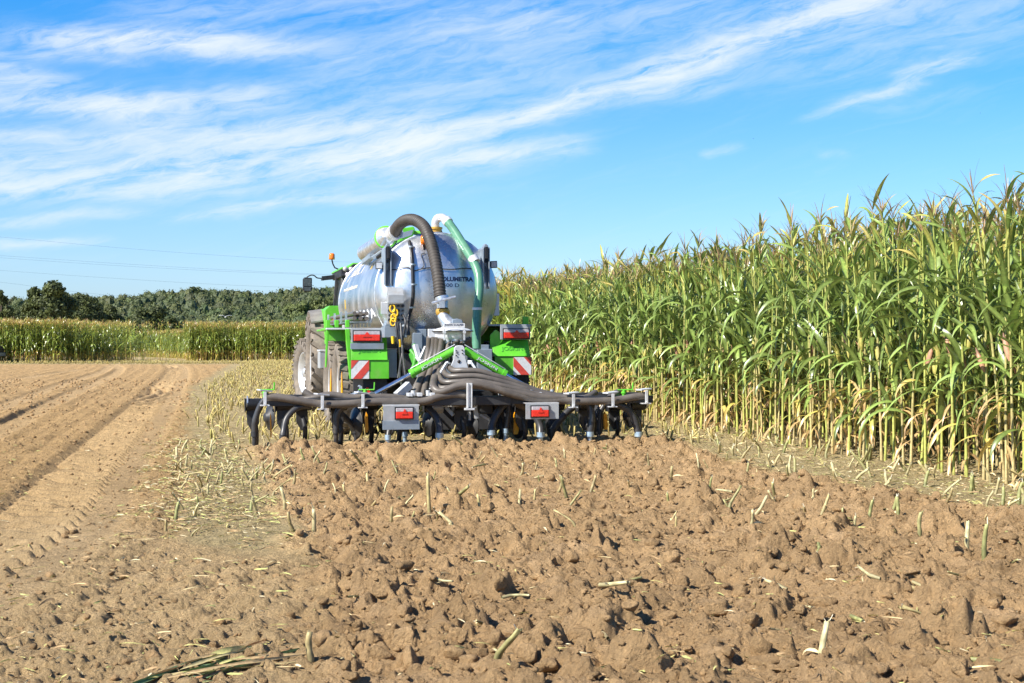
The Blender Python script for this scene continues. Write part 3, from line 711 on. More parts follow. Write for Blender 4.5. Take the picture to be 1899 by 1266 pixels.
for x, y in rand_in(80, lambda x, y: float(XSL(y))-.1 < x < float(XTL(y))+.2 and vr.random() < ((y-9.5)/9)**1.0, 10.4, 19.6):
    place_stub(x, y, vr.uniform(.5, .95), 'cut maize stub in the narrow stubble strip left of the tilled soil', 'stubs in the left stubble strip', vr.normal(0, .3))
for x, y in rand_in(80, lambda x, y: float(XTR(y))-.15 < x < float(corn_front_x(y))-.05, 11.5, 22):
    place_stub(x, y, vr.uniform(.7, 1.2), 'cut maize stub between the tilled soil and the standing maize', 'stubs along the foot of the right-hand maize', vr.normal(0, .35))
# far stubble: nobody could count it
SV = []
for i in range(8):
    st, hk = stub_mesh(vr, vr.uniform(.09, .19), vr.uniform(-.9, .9), 2, 4); SV.append(join([st, hk]))
pts = []
for row in range(-62, 0):
    s = -8.0
    while s < 92:
        p = CP+CD*s+CN*(row*0.75+vr.normal(0, .22)); s += .12*vr.uniform(.7, 1.6)
        x, y = p
        if y < 20 or x < float(XSL(y))+.012*y+.4*vr.normal(0, .4) or y > 104: continue
        if (x-MR.x)*MU[0]+(y-MR.y)*MU[1] < .8 and x < float(XTR(y)): continue
        pts.append(p)
for k in range(2600):
    y = vr.uniform(91, 100); pts.append(np.array([vr.uniform(-.42, -.12)*y, y]))
def block_np(name, pts, vs, sc, mat_, lab, cat, tilt=.25):
    Vs = []; Qs = []; Ks = []; off = 0; pts = np.asarray(pts); wh = vr.integers(0, len(vs), len(pts)); z = Hfield(pts[:, 0], pts[:, 1])
    for vi, (V, Q, K) in enumerate(vs):
        s = np.where(wh == vi)[0]
        if not len(s): continue
        a = vr.uniform(0, 6.28, len(s))[:, None]; k = vr.uniform(*sc, len(s))[:, None]; c, q = np.cos(a), np.sin(a); lx, ly = vr.normal(0, tilt, (2, len(s), 1))
        X = (V[None, :, 0]*c-V[None, :, 1]*q)*k+lx*V[None, :, 2]+pts[s, 0][:, None]; Y = (V[None, :, 0]*q+V[None, :, 1]*c)*k+ly*V[None, :, 2]+pts[s, 1][:, None]; Z = V[None, :, 2]*k+z[s][:, None]
        n = len(V); Vs.append(np.stack([X, Y, Z], -1).reshape(-1, 3)); Qs.append((Q[None]+(np.arange(len(s))*n)[:, None, None]+off).reshape(-1, 4)); off += n*len(s)
        Ks.append((K[None]*vr.uniform(.75, 1.2, (len(s), 1, 1))).reshape(-1, 3))
    me = mesh_np(name, np.concatenate(Vs), np.concatenate(Qs), mat_, np.concatenate(Ks)); return tag(link_mesh(name, me), lab, cat, kind='stuff')
block_np('stubble', pts, [(V, Q, K*np.array([1.1, 1.06, .8])) for V, Q, K in SV], (.7, 1.15), M['straw'], 'pale cut maize stubble covering the ground left of and beyond the tractor', 'stubble')
# chopped leaf and straw litter
LV = []
for i in range(24):
    cc = [C(.42, .33, .17), C(.36, .32, .12), C(.30, .20, .10), C(.33, .33, .12), C(.46, .40, .25)][i % 5]
    LV.append(join([ribbon((0, 0, .012), 0, vr.uniform(1.1, 1.6), vr.uniform(1.4, 2.0), vr.uniform(.015, .10), vr.uniform(.003, .013), 4, cc, cc*.9, vr.uniform(-2.5, 2.5), .4, .3, i, 1.0, 3)]))
lp = []
for (n, test, a, b) in ((5200, lambda x, y: float(XSL(y))-.3+.25*math.sin(y*3) < x < float(XTL(y))+.15*math.sin(y*5) and y > 10+.7*math.sin(x*5) and vr.random() < (y-9.2)/7, 9.8, 21), (3800, lambda x, y: float(XTR(y))-.2 < x < float(corn_front_x(y))+1.5, 10.5, 26),
                        (900, lambda x, y: tl(x, y), 5.8, 19.5), (800, lambda x, y: x < float(XSL(y)) or (y < 9.5 and x < float(XTL(y))), 5.8, 20), (5200, lambda x, y: x > float(XSL(y))-.4 and y > 21 and x < float(corn_front_x(y)), 21, 95)):
    lp += rand_in(n, test, a, b)
block_np('straw_litter', lp, LV, (.7, 1.5), M['straw'], 'scraps of dry maize leaf and straw littering the ground', 'litter', .55)
# heap of dry leaves at the bottom left
hp = []
x0, y0 = G(300, 1272); x1, y1 = G(505, 1225)
root = empty('dry_leaf_heap', ((x0+x1)/2, (y0+y1)/2, H1((x0+x1)/2, (y0+y1)/2))); tag(root, 'heap of dry and green maize leaves lying on the ground at the bottom left', 'leaves')
dirang = math.atan2(y1-y0, x1-x0)
for i in range(36):
    t = vr.uniform(-.62, .10); of = vr.normal(0, .05); cc = [C(.42, .34, .16), C(.34, .24, .12), C(.13, .19, .09), C(.40, .37, .14), C(.10, .17, .08), C(.36, .20, .10)][i % 6]
    g = ribbon((math.cos(dirang)*t-math.sin(dirang)*of, math.sin(dirang)*t+math.cos(dirang)*of, .0+.035*vr.random()), dirang+vr.normal(0, .16), vr.uniform(1.50, 1.62), vr.uniform(1.55, 1.72), vr.uniform(.35, .75), vr.uniform(.02, .05), 10, cc, cc*.85, vr.uniform(-1.2, 1.2), .5, .35, i, 1.2, 3)
    g = join([g]); link_mesh('leaf', mesh_np('leaf', g[0], g[1], M['straw'], g[2]), root)

# ------------------------------------------------------------------ trees and wood
def crown(r, lobes, n, size, dark, light, flat=.6):
    """leaf clumps spread through a set of ellipsoids (centre, radii)"""
    vol = np.array([a[1][0]*a[1][1]*a[1][2] for a in lobes])**.67; wh = r.choice(len(lobes), n, p=vol/vol.sum())
    d = r.normal(0, 1, (n, 3)); d /= np.linalg.norm(d, axis=1, keepdims=True); d0 = d; rad = r.uniform(.2, 1, n)**.4*r.uniform(.92, 1.03, n)
    c = np.array([a[0] for a in lobes])[wh]; q = np.array([a[1] for a in lobes])[wh]; P = c+d*q*rad[:, None]
    keep = fbm(P[:, 0]*.9/size*.3+P[:, 2]*.2, P[:, 2]*.9/size*.3+P[:, 1]*.25, 2, 301) > -.28; P = P[keep]; n = len(P)
    nn = d0[keep]*.9+r.normal(0, .55, (n, 3)); u = np.cross(nn, r.normal(0, 1, (n, 3))); u /= np.linalg.norm(u, axis=1, keepdims=True); v = np.cross(nn, u); v /= np.linalg.norm(v, axis=1, keepdims=True)
    s = size*r.uniform(.6, 1.3, n)[:, None]; V = np.stack([P-u*s-v*s*flat*.3, P+v*s*flat, P+u*s+v*s*.1, P-v*s*flat], 1).reshape(-1, 3)
    tone = np.clip(.5+1.2*fbm(P[:, 0]*.5/size*.4, P[:, 2]*.5/size*.4+P[:, 1]*.3, 2, 311), 0, 1)[:, None]*.7+.3*r.random((n, 1)); K = np.repeat(dark*(1-tone)+light*tone, 4, axis=0)
    return V, np.arange(n*4).reshape(-1, 4), K
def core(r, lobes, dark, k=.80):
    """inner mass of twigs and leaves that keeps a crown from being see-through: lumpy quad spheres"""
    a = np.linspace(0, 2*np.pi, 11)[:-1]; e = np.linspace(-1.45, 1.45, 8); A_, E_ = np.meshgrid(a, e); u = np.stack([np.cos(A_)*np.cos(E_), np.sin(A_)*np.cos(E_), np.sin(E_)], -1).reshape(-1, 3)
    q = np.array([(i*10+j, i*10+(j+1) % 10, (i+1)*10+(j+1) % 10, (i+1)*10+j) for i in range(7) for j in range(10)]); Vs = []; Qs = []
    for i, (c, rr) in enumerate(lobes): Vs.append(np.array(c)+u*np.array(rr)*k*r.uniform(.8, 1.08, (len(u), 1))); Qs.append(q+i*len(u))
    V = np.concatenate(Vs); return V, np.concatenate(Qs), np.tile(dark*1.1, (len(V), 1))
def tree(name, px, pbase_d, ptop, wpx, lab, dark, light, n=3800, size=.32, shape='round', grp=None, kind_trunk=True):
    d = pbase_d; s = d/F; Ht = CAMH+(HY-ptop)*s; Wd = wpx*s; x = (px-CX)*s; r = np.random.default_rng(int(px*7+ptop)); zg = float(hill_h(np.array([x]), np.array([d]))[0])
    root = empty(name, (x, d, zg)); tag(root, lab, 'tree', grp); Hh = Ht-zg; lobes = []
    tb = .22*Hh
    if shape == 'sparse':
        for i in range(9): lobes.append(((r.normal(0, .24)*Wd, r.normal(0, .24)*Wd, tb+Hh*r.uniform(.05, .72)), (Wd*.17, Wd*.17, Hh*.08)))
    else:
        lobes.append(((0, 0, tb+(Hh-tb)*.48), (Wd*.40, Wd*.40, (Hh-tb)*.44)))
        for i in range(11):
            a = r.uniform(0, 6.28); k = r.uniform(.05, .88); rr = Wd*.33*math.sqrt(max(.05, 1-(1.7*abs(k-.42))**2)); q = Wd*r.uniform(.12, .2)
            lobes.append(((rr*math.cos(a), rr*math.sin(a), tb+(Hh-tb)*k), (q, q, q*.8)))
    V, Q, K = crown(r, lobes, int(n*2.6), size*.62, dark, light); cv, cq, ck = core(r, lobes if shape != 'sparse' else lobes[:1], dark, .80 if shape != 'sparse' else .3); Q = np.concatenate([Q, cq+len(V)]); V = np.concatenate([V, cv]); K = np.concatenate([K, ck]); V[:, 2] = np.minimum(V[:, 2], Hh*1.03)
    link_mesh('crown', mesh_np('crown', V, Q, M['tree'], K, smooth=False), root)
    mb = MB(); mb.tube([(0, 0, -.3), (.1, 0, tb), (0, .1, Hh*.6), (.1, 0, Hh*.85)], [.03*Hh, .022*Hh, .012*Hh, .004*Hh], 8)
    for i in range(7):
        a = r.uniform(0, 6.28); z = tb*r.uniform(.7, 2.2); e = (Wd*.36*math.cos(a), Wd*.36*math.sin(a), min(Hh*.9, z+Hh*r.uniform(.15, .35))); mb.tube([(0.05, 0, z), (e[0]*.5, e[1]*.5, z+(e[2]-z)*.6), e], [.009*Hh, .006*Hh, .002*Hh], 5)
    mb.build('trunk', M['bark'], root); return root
DK = C(.040, .054, .020); LT = C(.140, .162, .050)
tree('oak_tree', 92, 190, 524, 112, 'tall dark broad-crowned tree behind the far left maize block', DK, LT, 5200, .34)
tree('broadleaf_tree', 2, 180, 519, 62, 'thin-crowned tree with sky showing through at the left picture edge', DK*1.1, LT, 1500, .26, 'sparse')
tree('broadleaf_tree', 20, 195, 563, 100, 'low dark tree below the thin-crowned one at the left edge', DK, LT*.9, 2600, .34)
tree('broadleaf_tree', 158, 200, 541, 86, 'dark tree close on the right of the tall broad-crowned tree', DK, LT*.9, 4000, .34)
tree('broadleaf_tree', 196, 205, 566, 70, 'lower dark tree at the right end of the dark tree group', DK, LT*.85, 3000, .34)
tree('round_bush', 268, 215, 569, 92, 'round dark bush standing alone above the low far maize', DK*.95, LT*.95, 3800, .34)
tree('round_bush', 318, 225, 584, 46, 'small low bush beside the round dark bush', DK, LT*.9, 1500, .34)
tree('hedge_tree', 226, 230, 590, 60, 'low dark hedge tree between the dark group and the round bush', DK, LT*.8, 1800, .34)
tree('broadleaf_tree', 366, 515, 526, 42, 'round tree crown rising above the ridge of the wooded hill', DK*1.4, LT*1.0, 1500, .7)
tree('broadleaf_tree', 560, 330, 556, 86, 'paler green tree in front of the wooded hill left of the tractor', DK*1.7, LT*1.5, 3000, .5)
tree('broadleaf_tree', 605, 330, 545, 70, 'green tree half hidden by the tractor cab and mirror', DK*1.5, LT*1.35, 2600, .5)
def wood():
    r = np.random.default_rng(77); Vs = []; Qs = []; Ks = []; off = 0
    ex = [-400, 0, 150, 200, 240, 300, 350, 400, 450, 505, 525, 560, 610, 700, 900, 1100, 1500, 2100]; ey = [560, 552, 545, 549, 543, 537, 533, 533, 537, 541, 533, 529, 530, 538, 560, 575, 590, 600]
    for row, (dd, fr) in enumerate(((300, .30), (335, .42), (370, .54), (410, .67), (450, .80), (490, .91), (520, 1.0))):
        px = -380.0
        while px < 2050:
            fine = -40 < px < 680; wpx = r.uniform(13, 23)*330/dd*1.35 if fine else 40; px += wpx*.62
            top = np.interp(px, ex, ey); y = 612+(top-612)*fr+r.normal(0, 4 if row < 6 else 2.2); d = dd+r.uniform(-14, 14); s = d/F; x = (px-CX)*s
            zt = CAMH+(HY-y)*s; hh = min(9.0, max(5, zt*.75)); wd = wpx*s*.78; tone = r.uniform(.75, 1.25); warm = C(r.uniform(.92, 1.2), 1, r.uniform(.7, .95))
            lob = [((x, d, zt-hh*.42), (wd, wd, hh*.42)), ((x+wd*.3, d-wd*.3, zt-hh*.6), (wd*.7, wd*.7, hh*.3)), ((x-wd*.4, d-wd*.2, zt-hh*.65), (wd*.7, wd*.7, hh*.3))]
            V, Q, K = crown(r, lob, 480 if fine else 60, .27 if fine else 1.2, DK*1.2*tone*warm+C(.008, .010, .012), LT*1.2*tone*warm+C(.008, .010, .012)); cv, cq, ck = core(r, lob, DK*1.5*tone*warm+C(.008, .010, .012), .80); Q = np.concatenate([Q, cq+len(V)]); V = np.concatenate([V, cv]); K = np.concatenate([K, ck]); Vs.append(V); Qs.append(Q+off); Ks.append(K); off += len(V)  # faint blue lift in the leaf colours stands for distance haze
    me = mesh_np('woodland', np.concatenate(Vs), np.concatenate(Qs), M['tree'], np.concatenate(Ks), smooth=False)
    tag(link_mesh('woodland', me), 'dense dark green wood covering the low hill on the horizon', 'woodland', kind='stuff')
wood()
# ------------------------------------------------------------------ machine frame: x right, s forward along the heading, z up; origin on the ground under the tool bar
def L(px, py, s):
    a = (px-CX)/F; b = (HY-py)/F; ru = MR.x*MU[0]+MR.y*MU[1]; rv = MR.x*MV[0]+MR.y*MV[1]
    lam = (s+ru)/(a*MU[0]+MU[1]); return Vector((lam*(a*MV[0]+MV[1])-rv, s, CAMH+lam*b))
def LP(*pts): return [L(*p) for p in pts]
def mroot(name, local):
    p = Vector(local); w_ = MR+Vector((MV[0]*p.x+MU[0]*p.y, MV[1]*p.x+MU[1]*p.y, p.z)); e = empty(name, w_, PHI); ORG[e] = p; return e
def S(px, s=0.0):   # metres per photo pixel at that place
    p = L(px, HY, s); q = L(px+1, HY, s); return (q-p).length
def text_verts(body, extrude=0.004, bold=0.0):
    cu = bpy.data.curves.new('lettering', 'FONT'); cu.body = body; cu.extrude = extrude; cu.offset = bold; cu.size = 1.0
    ob = bpy.data.objects.new('lettering', cu); col.objects.link(ob); dg = bpy.context.evaluated_depsgraph_get(); me = bpy.data.meshes.new_from_object(ob.evaluated_get(dg))
    v = [q.co.copy() for q in me.vertices]; f = [tuple(p.vertices) for p in me.polygons]
    bpy.data.objects.remove(ob); bpy.data.curves.remove(cu); bpy.data.meshes.remove(me); return v, f
def lettering(name, body, fn, width, height, mat, parent, bold=0.0, depth=.003):
    """text laid onto a surface: fn(u,v) -> point, outward normal"""
    v, f = text_verts(body, 1.0, bold); xs = [p.x for p in v]; ys = [p.y for p in v]; x0, x1, y0, y1 = min(xs), max(xs), min(ys), max(ys); mb = MB(); vs = []
    for p in v:
        pt, nr = fn((p.x-x0)/(x1-x0)*width, (p.y-y0)/(y1-y0)*height); vs.append(Vector(pt)+Vector(nr)*(depth if p.z > 0 else .0005))
    mb._add(vs, f); return mb.build(name, mat, parent)
RX = lambda a: Matrix.Rotation(a, 3, 'X'); RY = lambda a: Matrix.Rotation(a, 3, 'Y'); RZ = lambda a: Matrix.Rotation(a, 3, 'Z')

def wheel(parent, x, s, r, wd, side, kind, steer=0.0):
    """side: -1 outer face to the left"""
    c = Vector((x, s, r-.03)); rr = r*.60
    hub = MB(); hub.lathe([(.0, .10), (.09, .10), (.10, .04), (.16, .03), (rr*.75, -.02), (rr*.8, -.06), (0, -.06)], c+Vector((side*wd*.18, 0, 0)), (side, 0, 0), 24)
    for k in range(8):
        a = k*math.pi/4; hub.cyl(c+Vector((side*(wd*.18+.02), .13*math.cos(a), .13*math.sin(a))), c+Vector((side*(wd*.18+.05), .13*math.cos(a), .13*math.sin(a))), .014, n=6)
    def turn(m_):
        R = RZ(steer)
        if steer: m_.v = [tuple(c+R @ (Vector(p)-c)) for p in m_.v]
        return m_
    w_ = turn(hub).build('wheel', M['rim'], parent)
    h = wd/2; ty = MB(); sh = .80*r
    ty.lathe([(rr, -h*.72), (rr+.03, -h*.86), (sh, -h), (r*.93, -h*.94), (r*.975, -h*.72), (r*.985, 0), (r*.975, h*.72), (r*.93, h*.94), (sh, h), (rr+.03, h*.86), (rr, h*.72), (rr-.02, h*.5), (rr-.02, -h*.5), (rr, -h*.72)], c, (1, 0, 0), 56)
    if kind == 'ag':
        n = 20
        for k in range(n):
            for sd in (-1, 1):
                th = 2*math.pi*(k+(0.5 if sd > 0 else 0))/n; R = RX(th) @ RZ(sd*math.radians(38))
                ty.box(c+RX(th) @ Vector((sd*h*.5, 0, r*.995)), (h*1.18, r*.075, r*.075), R)
                ty.box(c+RX(th+sd*0+.10) @ Vector((sd*h*.99, 0, r*.91)), (.022, r*.07, r*.12), RX(th+.10))
    else:
        n = 34
        for k in range(n):
            for j, sx in enumerate((-.74, -.25, .25, .74)):
                th = 2*math.pi*(k+.5*(j % 2))/n; ty.box(c+RX(th) @ Vector((sx*h, 0, r*.985)), (h*.40, r*.115, r*.028), RX(th) @ RZ(math.radians(12 if sx > 0 else -12)))
    turn(ty).build('tyre', M['rubber'], w_)
    rm = MB(); rm.lathe([(rr*.78, -h*.3), (rr*.80, h*.35), (rr*.93, h*.55), (rr*.97, h*.74), (rr+.012, h*.76), (rr+.015, h*.70), (rr*.985, h*.66), (rr*.985, -h*.7)], c, (side, 0, 0), 40); turn(rm).build('rim', M['rim'], w_)
    return w_

# ================================================================== TRACTOR
T = mroot('tractor', (0, 11.4, 0)); tag(T, 'lime green farm tractor with beacon and mirror, half hidden ahead of the silver tanker', 'tractor')
for sd in (-1, 1):
    wheel(T, sd*.98, 10.3, .99, .66, sd, 'ag'); wheel(T, sd*1.02, 13.15, .74, .52, sd, 'ag', math.radians(11))
b = MB(); b.bb(-.38, .38, 10.0, 14.4, .62, 1.15); b.bb(-.5, .5, 9.6, 10.6, .6, 1.35); b.cyl((-.9, 10.3, .96), (.9, 10.3, .96), .17); b.cyl((-.9, 13.15, .72), (.9, 13.15, .72), .12); b.bb(-.06, .06, 9.0, 9.7, .45, .55)
b.bb(-.55, -.42, 9.35, 9.9, .5, .62); b.bb(.42, .55, 9.35, 9.9, .5, .62); b.build('chassis', M['dark'], T, .02)
b = MB(); b.prism([(-.46, 1.1), (.46, 1.1), (.44, 1.62), (.30, 1.74), (-.30, 1.74), (-.44, 1.62)], 12.1, 14.6); b.build('bonnet', M['green'], T, .04)
b = MB(); b.prism([(-.47, 1.0), (.47, 1.0), (.40, 1.5), (-.40, 1.5)], 14.6, 14.85); b.build('grille', M['black'], T, .03)
for sd in (-1, 1):   # mudguard: green inner shell with a grey outer extension
    arc = [(10.3+1.10*math.cos(a), .96+1.10*math.sin(a)) for a in np.radians(np.linspace(18, 128, 14))]
    g = MB(); e = MB()
    for i in range(len(arc)-1):
        (s0, z0), (s1, z1) = arc[i], arc[i+1]
        g.sheet([(sd*.60, s0, z0), (sd*1.06, s0, z0), (sd*1.06, s1, z1), (sd*.60, s1, z1)], .03, (0, 0, -1))
        e.sheet([(sd*1.06, s0, z0-.004), (sd*1.30, s0, z0-.035), (sd*1.30, s1, z1-.035), (sd*1.06, s1, z1-.004)], .03, (0, 0, -1))
    g.prism([(sd*.60, 1.35), (sd*1.05, 1.35), (sd*1.05, 2.02), (sd*.96, 2.10), (sd*.60, 2.10)], 9.28, 10.2)
    mg = g.build('mudguard', M['green'], T, .01); e.build('mudguard_extension', M['guard'], mg)
    tl_ = MB(); tl_.prism([(sd*.70, 1.72), (sd*.94, 1.72), (sd*.96, 1.80), (sd*.80, 1.88), (sd*.70, 1.86)], 9.22, 9.276); tl_.build('tail_light', M['red'], mg, .01)
cab = MB()
z0, z1 = 1.45, 2.78
for sd in (-1, 1):
    cab.bar((sd*.74, 9.95, z0), (sd*.60, 10.15, z1), .07, .10); cab.bar((sd*.78, 11.0, z0-.2), (sd*.66, 11.0, z1), .05, .07); cab.bar((sd*.70, 12.1, z0-.3), (sd*.60, 11.7, z1), .05, .06)
    cab.bb(sd*.72, sd*.78, 10.0, 12.1, 1.25, 1.45)
cab.bb(-.74, .74, 9.92, 10.0, 1.2, 1.62); cab.bb(-.62, .62, 10.06, 10.14, 2.66, 2.78); cab.bb(-.62, .62, 11.66, 11.74, 2.66, 2.78)
cb = cab.build('cab', M['dark'], T, .012)
gl = MB(); gl.sheet([(-.70, 10.0, 1.6), (.70, 10.0, 1.6), (.59, 10.1, 2.68), (-.59, 10.1, 2.68)], .012, (0, 1, 0))
for sd in (-1, 1): gl.sheet([(sd*.76, 10.1, 1.45), (sd*.74, 11.9, 1.2), (sd*.63, 11.65, 2.68), (sd*.63, 10.2, 2.68)], .012, (-sd, 0, 0))
gl.build('window', M['glass'], cb)
b = MB(); b.prism([(-.71, 2.84), (.71, 2.84), (.69, 2.89), (.55, 2.90), (.45, 2.98), (-.45, 2.98), (-.55, 2.90), (-.69, 2.89)], 9.90, 11.9); rf = b.build('roof', M['green'], T, .02)
b = MB(); b.prism([(-.68, 2.70), (.68, 2.70), (.69, 2.845), (.56, 2.86), (.44, 2.95), (-.44, 2.95), (-.56, 2.86), (-.69, 2.845)], 9.84, 11.8); b.build('roof_band', M['black'], rf, .01)
for x, z, r_ in ((L(640.5, 500, 9.8).x, L(640, 499.5, 9.8).z, .05), (L(651, 500, 9.8).x, L(651, 500, 9.8).z, .05), (-.56, 2.74, .05), (.56, 2.74, .05), (-.44, 2.73, .03)):
    b = MB(); b.lathe([(0, .05), (r_*.8, .045), (r_, .02), (r_, -.05), (0, -.05)], (x, 9.80, z), (0, -1, 0), 18); b.build_each('work_light', M['lens'], rf)
# beacon on its stalk, mirror arm
st = L(618, 497, 10.1); tp = L(615.5, 482, 10.1)
b = MB(); b.tube([st+Vector((.10, 0, -.03)), st+Vector((.03, 0, 0)), st+Vector((-.01, 0, .08)), tp], .014, 8); bs = b.build('beacon_stalk', M['black'], T)
b = MB(); b.lathe([(.0, 0), (.058, 0), (.060, .03), (.056, .10), (.04, .125), (0, .13)], tp, (0, 0, 1), 18); b.build('beacon', M['beacon'], bs)
a0 = L(620, 514, 11.4); a1 = L(597, 517, 11.4); a2 = L(577, 511, 11.4); a3 = L(569, 515, 11.4)
b = MB(); b.bar(a0+Vector((.06, 0, 0)), a1, .05, .09); b.tube(spline([a1, L(588, 516, 11.4), L(583, 512, 11.4), a2, a3, L(568, 520, 11.4)], 4), .013, 7); b.cyl(L(598, 521, 11.4), L(598, 517, 11.4), .03); ma = b.build('mirror_arm', M['black'], T)
mA = L(561.5, 515, 11.4); mB_ = L(578.5, 542, 11.4)
b = MB(); b.prism([(mA.x+.03, mA.z), (mB_.x, mA.z-.01), (mB_.x, mB_.z+.04), (mB_.x-.03, mB_.z), (mA.x+.03, mB_.z), (mA.x, mB_.z+.05), (mA.x, mA.z-.04)], 11.36, 11.45); mh = b.build('mirror', M['black'], ma, .015)
b = MB(); b.bb(mA.x+.02, mB_.x-.02, 11.352, 11.358, mB_.z+.12, mA.z-.03); b.bb(mA.x+.03, mB_.x-.03, 11.352, 11.358, mB_.z+.02, mB_.z+.10); b.build('mirror_glass', M['glass'], mh)
b = MB(); b.cyl((.55, 12.3, 1.5), (.55, 12.3, 2.9), .06); b.build('exhaust', M['dark'], T)
b = MB(); b.bb(-.84, -.55, 10.9, 12.0, .55, 1.0); b.bb(-.95, -.7, 10.9, 11.5, .42, .50); b.build('step', M['dark'], T, .02)

# ================================================================== TANKER
K_ = mroot('slurry_tanker', (0, 4.6, 0)); tag(K_, 'silver galvanised slurry tanker with green fenders and arched hoses, towed by the green tractor', 'tanker')
ZC, RT, S0, S1, DD = 2.11, .92, 2.1, 7.8, .42
prof = [(RT*math.sin(a), S0-DD*math.cos(a)) for a in np.linspace(0, math.pi/2, 16)]+[(RT, s) for s in np.linspace(S0+.15, S1-.1, 14)]+[(RT*math.cos(a), S1+DD*math.sin(a)) for a in np.linspace(0, math.pi/2, 12)]
b = MB(); b.lathe(prof, (0, 0, ZC), (0, 1, 0), 72)
tank = b.build('tank', M['galv'], K_)
b = MB()
for s in (S0+.02, S1-.02): b.lathe([(RT+.002, -.025), (RT+.014, -.02), (RT+.014, .02), (RT+.002, .025)], (0, s, ZC), (0, 1, 0), 72)
b.build_each('weld_band', M['steel'], tank)
def dome(x, z): return S0-DD*math.sqrt(max(.0004, 1-(x*x+(z-ZC)**2)/RT**2))
def dome_fn(x0, z0):
    def f(u, v):
        x, z = x0+u, z0+v; y = dome(x, z); n = Vector((x/RT**2, (y-S0)/DD**2, (z-ZC)/RT**2)).normalized(); return (x, y, z), n
    return f
pA = L(810, 522.5, 1.75); pB = L(877, 512.5, 1.78)
lettering('lettering', 'VOLUMETRA', dome_fn(pA.x, pA.z), pB.x-pA.x, (pB.z-pA.z)*.80, M['text'], tank, .05)
pA = L(810, 533, 1.75); pB = L(850, 525, 1.77)
lettering('lettering', '18500 D', dome_fn(pA.x, pA.z), pB.x-pA.x, (pB.z-pA.z)*.80, M['text'], tank, .012)
def side_fn(sf, a0):
    def f(u, v):
        a = a0+v/RT; return (-RT*math.cos(a), sf-u, ZC+RT*math.sin(a)), (-math.cos(a), 0, math.sin(a))
    return f
lettering('lettering', 'JOSKIN', side_fn(7.0, math.radians(22)), 2.0, .42, M['cream'], tank, .02)
lettering('lettering', 'www.joskin.com', side_fn(7.1, math.radians(10)), 2.3, .10, M['cream'], tank, .02)
b = MB()
for s, a, w_, h_ in ((6.6, -3, .10, .16), (3.0, 42, .16, .08), (3.6, 30, .10, .06)):
    a = math.radians(a); b.box((-(RT+.003)*math.cos(a), s, ZC+(RT+.003)*math.sin(a)), (.004, w_, h_), RY(a))
b.build_each('warning_sticker', M['yellow'], tank)
# slanted lugs and hose holders along the lower left flank
b = MB()
for i in range(9):
    s = 2.75+i*.52; a = math.radians(-22); p = Vector((-RT*math.cos(a), s, ZC+RT*math.sin(a))); b.bar(p+Vector((-.015, .08, .19)), p+Vector((-.05, -.02, -.06)), .03, .05); b.bar(p+Vector((-.05, .22, .06)), p+Vector((-.05, .22, -.14)), .025, .04)
b.build_each('hose_holder', M['white'], K_)
b = MB()
for i in range(3):
    for j in range(2): b.cyl((-1.02-.09*i+.0, 2.3, 1.745+.075*j), (-.98-.09*i, 6.6, 1.745+.075*j), .032, n=10)
b.build_each('pipe', M['hose'], K_)
b = MB()
for s in (2.5, 3.3, 4.4, 5.6): b.bb(-1.32, -.92, s, s+.05, 1.685, 1.705); b.bb(-1.32, -1.29, s, s+.05, 1.705, 1.86); b.bb(-.955, -.925, s, s+.05, 1.705, 1.86)
b.build_each('pipe_rack', M['steel'], K_)
# chassis, axles, wheels
b = MB(); b.bb(-.50, -.36, 1.9, 8.4, .98, 1.22); b.bb(.36, .50, 1.9, 8.4, .98, 1.22)
for s in (1.95, 3.6, 5.2, 7.4): b.bb(-.36, .36, s, s+.16, 1.0, 1.2)
for s in (2.8, 4.35): b.bb(-.95, .95, s-.07, s+.07, .62, .78); b.bb(-.52, -.36, s-.45, s+.45, .80, .92); b.bb(.36, .52, s-.45, s+.45, .80, .92)
b.bar((-.43, 8.4, 1.1), (0, 9.2, .72), .12, .16); b.bar((.43, 8.4, 1.1), (0, 9.2, .72), .12, .16)
b.bb(-.85, -.55, 2.3, 7.0, 1.22, 1.30); b.bb(.55, .85, 2.3, 7.0, 1.22, 1.30)
b.build('chassis', M['dark'], K_, .01)
for sd in (-1, 1):
    for s in (2.8, 4.35): wheel(K_, sd*1.16, s, .72, .58, sd, 'road')
# fenders, lamp boards, warning boards, mudflaps (left and right differ as in the photo)
def plate(name, px0, py0, px1, py1, s, th, mat, par, bev=.004):
    a = L(px0, py0, s); c = L(px1, py1, s); m_ = MB(); m_.bb(a.x, c.x, s, s+th, c.z, a.z); return m_.build(name, mat, par, bev)
def lamp(px0, py0, px1, py1, s, par):
    a = L(px0, py0, s); c = L(px1, py1, s); h = a.z-c.z; w_ = c.x-a.x; m_ = MB(); m_.bb(a.x, c.x, s-.05, s-.001, c.z, a.z-h*.36); o = m_.build('tail_light', M['red'], par, .008)
    m_ = MB(); m_.bb(a.x, c.x, s-.045, s-.002, a.z-h*.355, a.z); m_.build('lens', M['lens'], o, .006)
    m_ = MB(); x = (a.x+c.x)/2; m_.prism([(x-w_*.17, c.z+h*.42), (x+w_*.17, c.z+h*.42), (x, a.z-h*.05)], s-.058, s-.0505); m_.build('reflector', M['red'], o)
    m_ = MB(); m_.bb(a.x-.015, c.x+.015, s-.012, s-.0005, c.z-.015, a.z+.015); m_.build('lamp_base', M['black'], o); return o
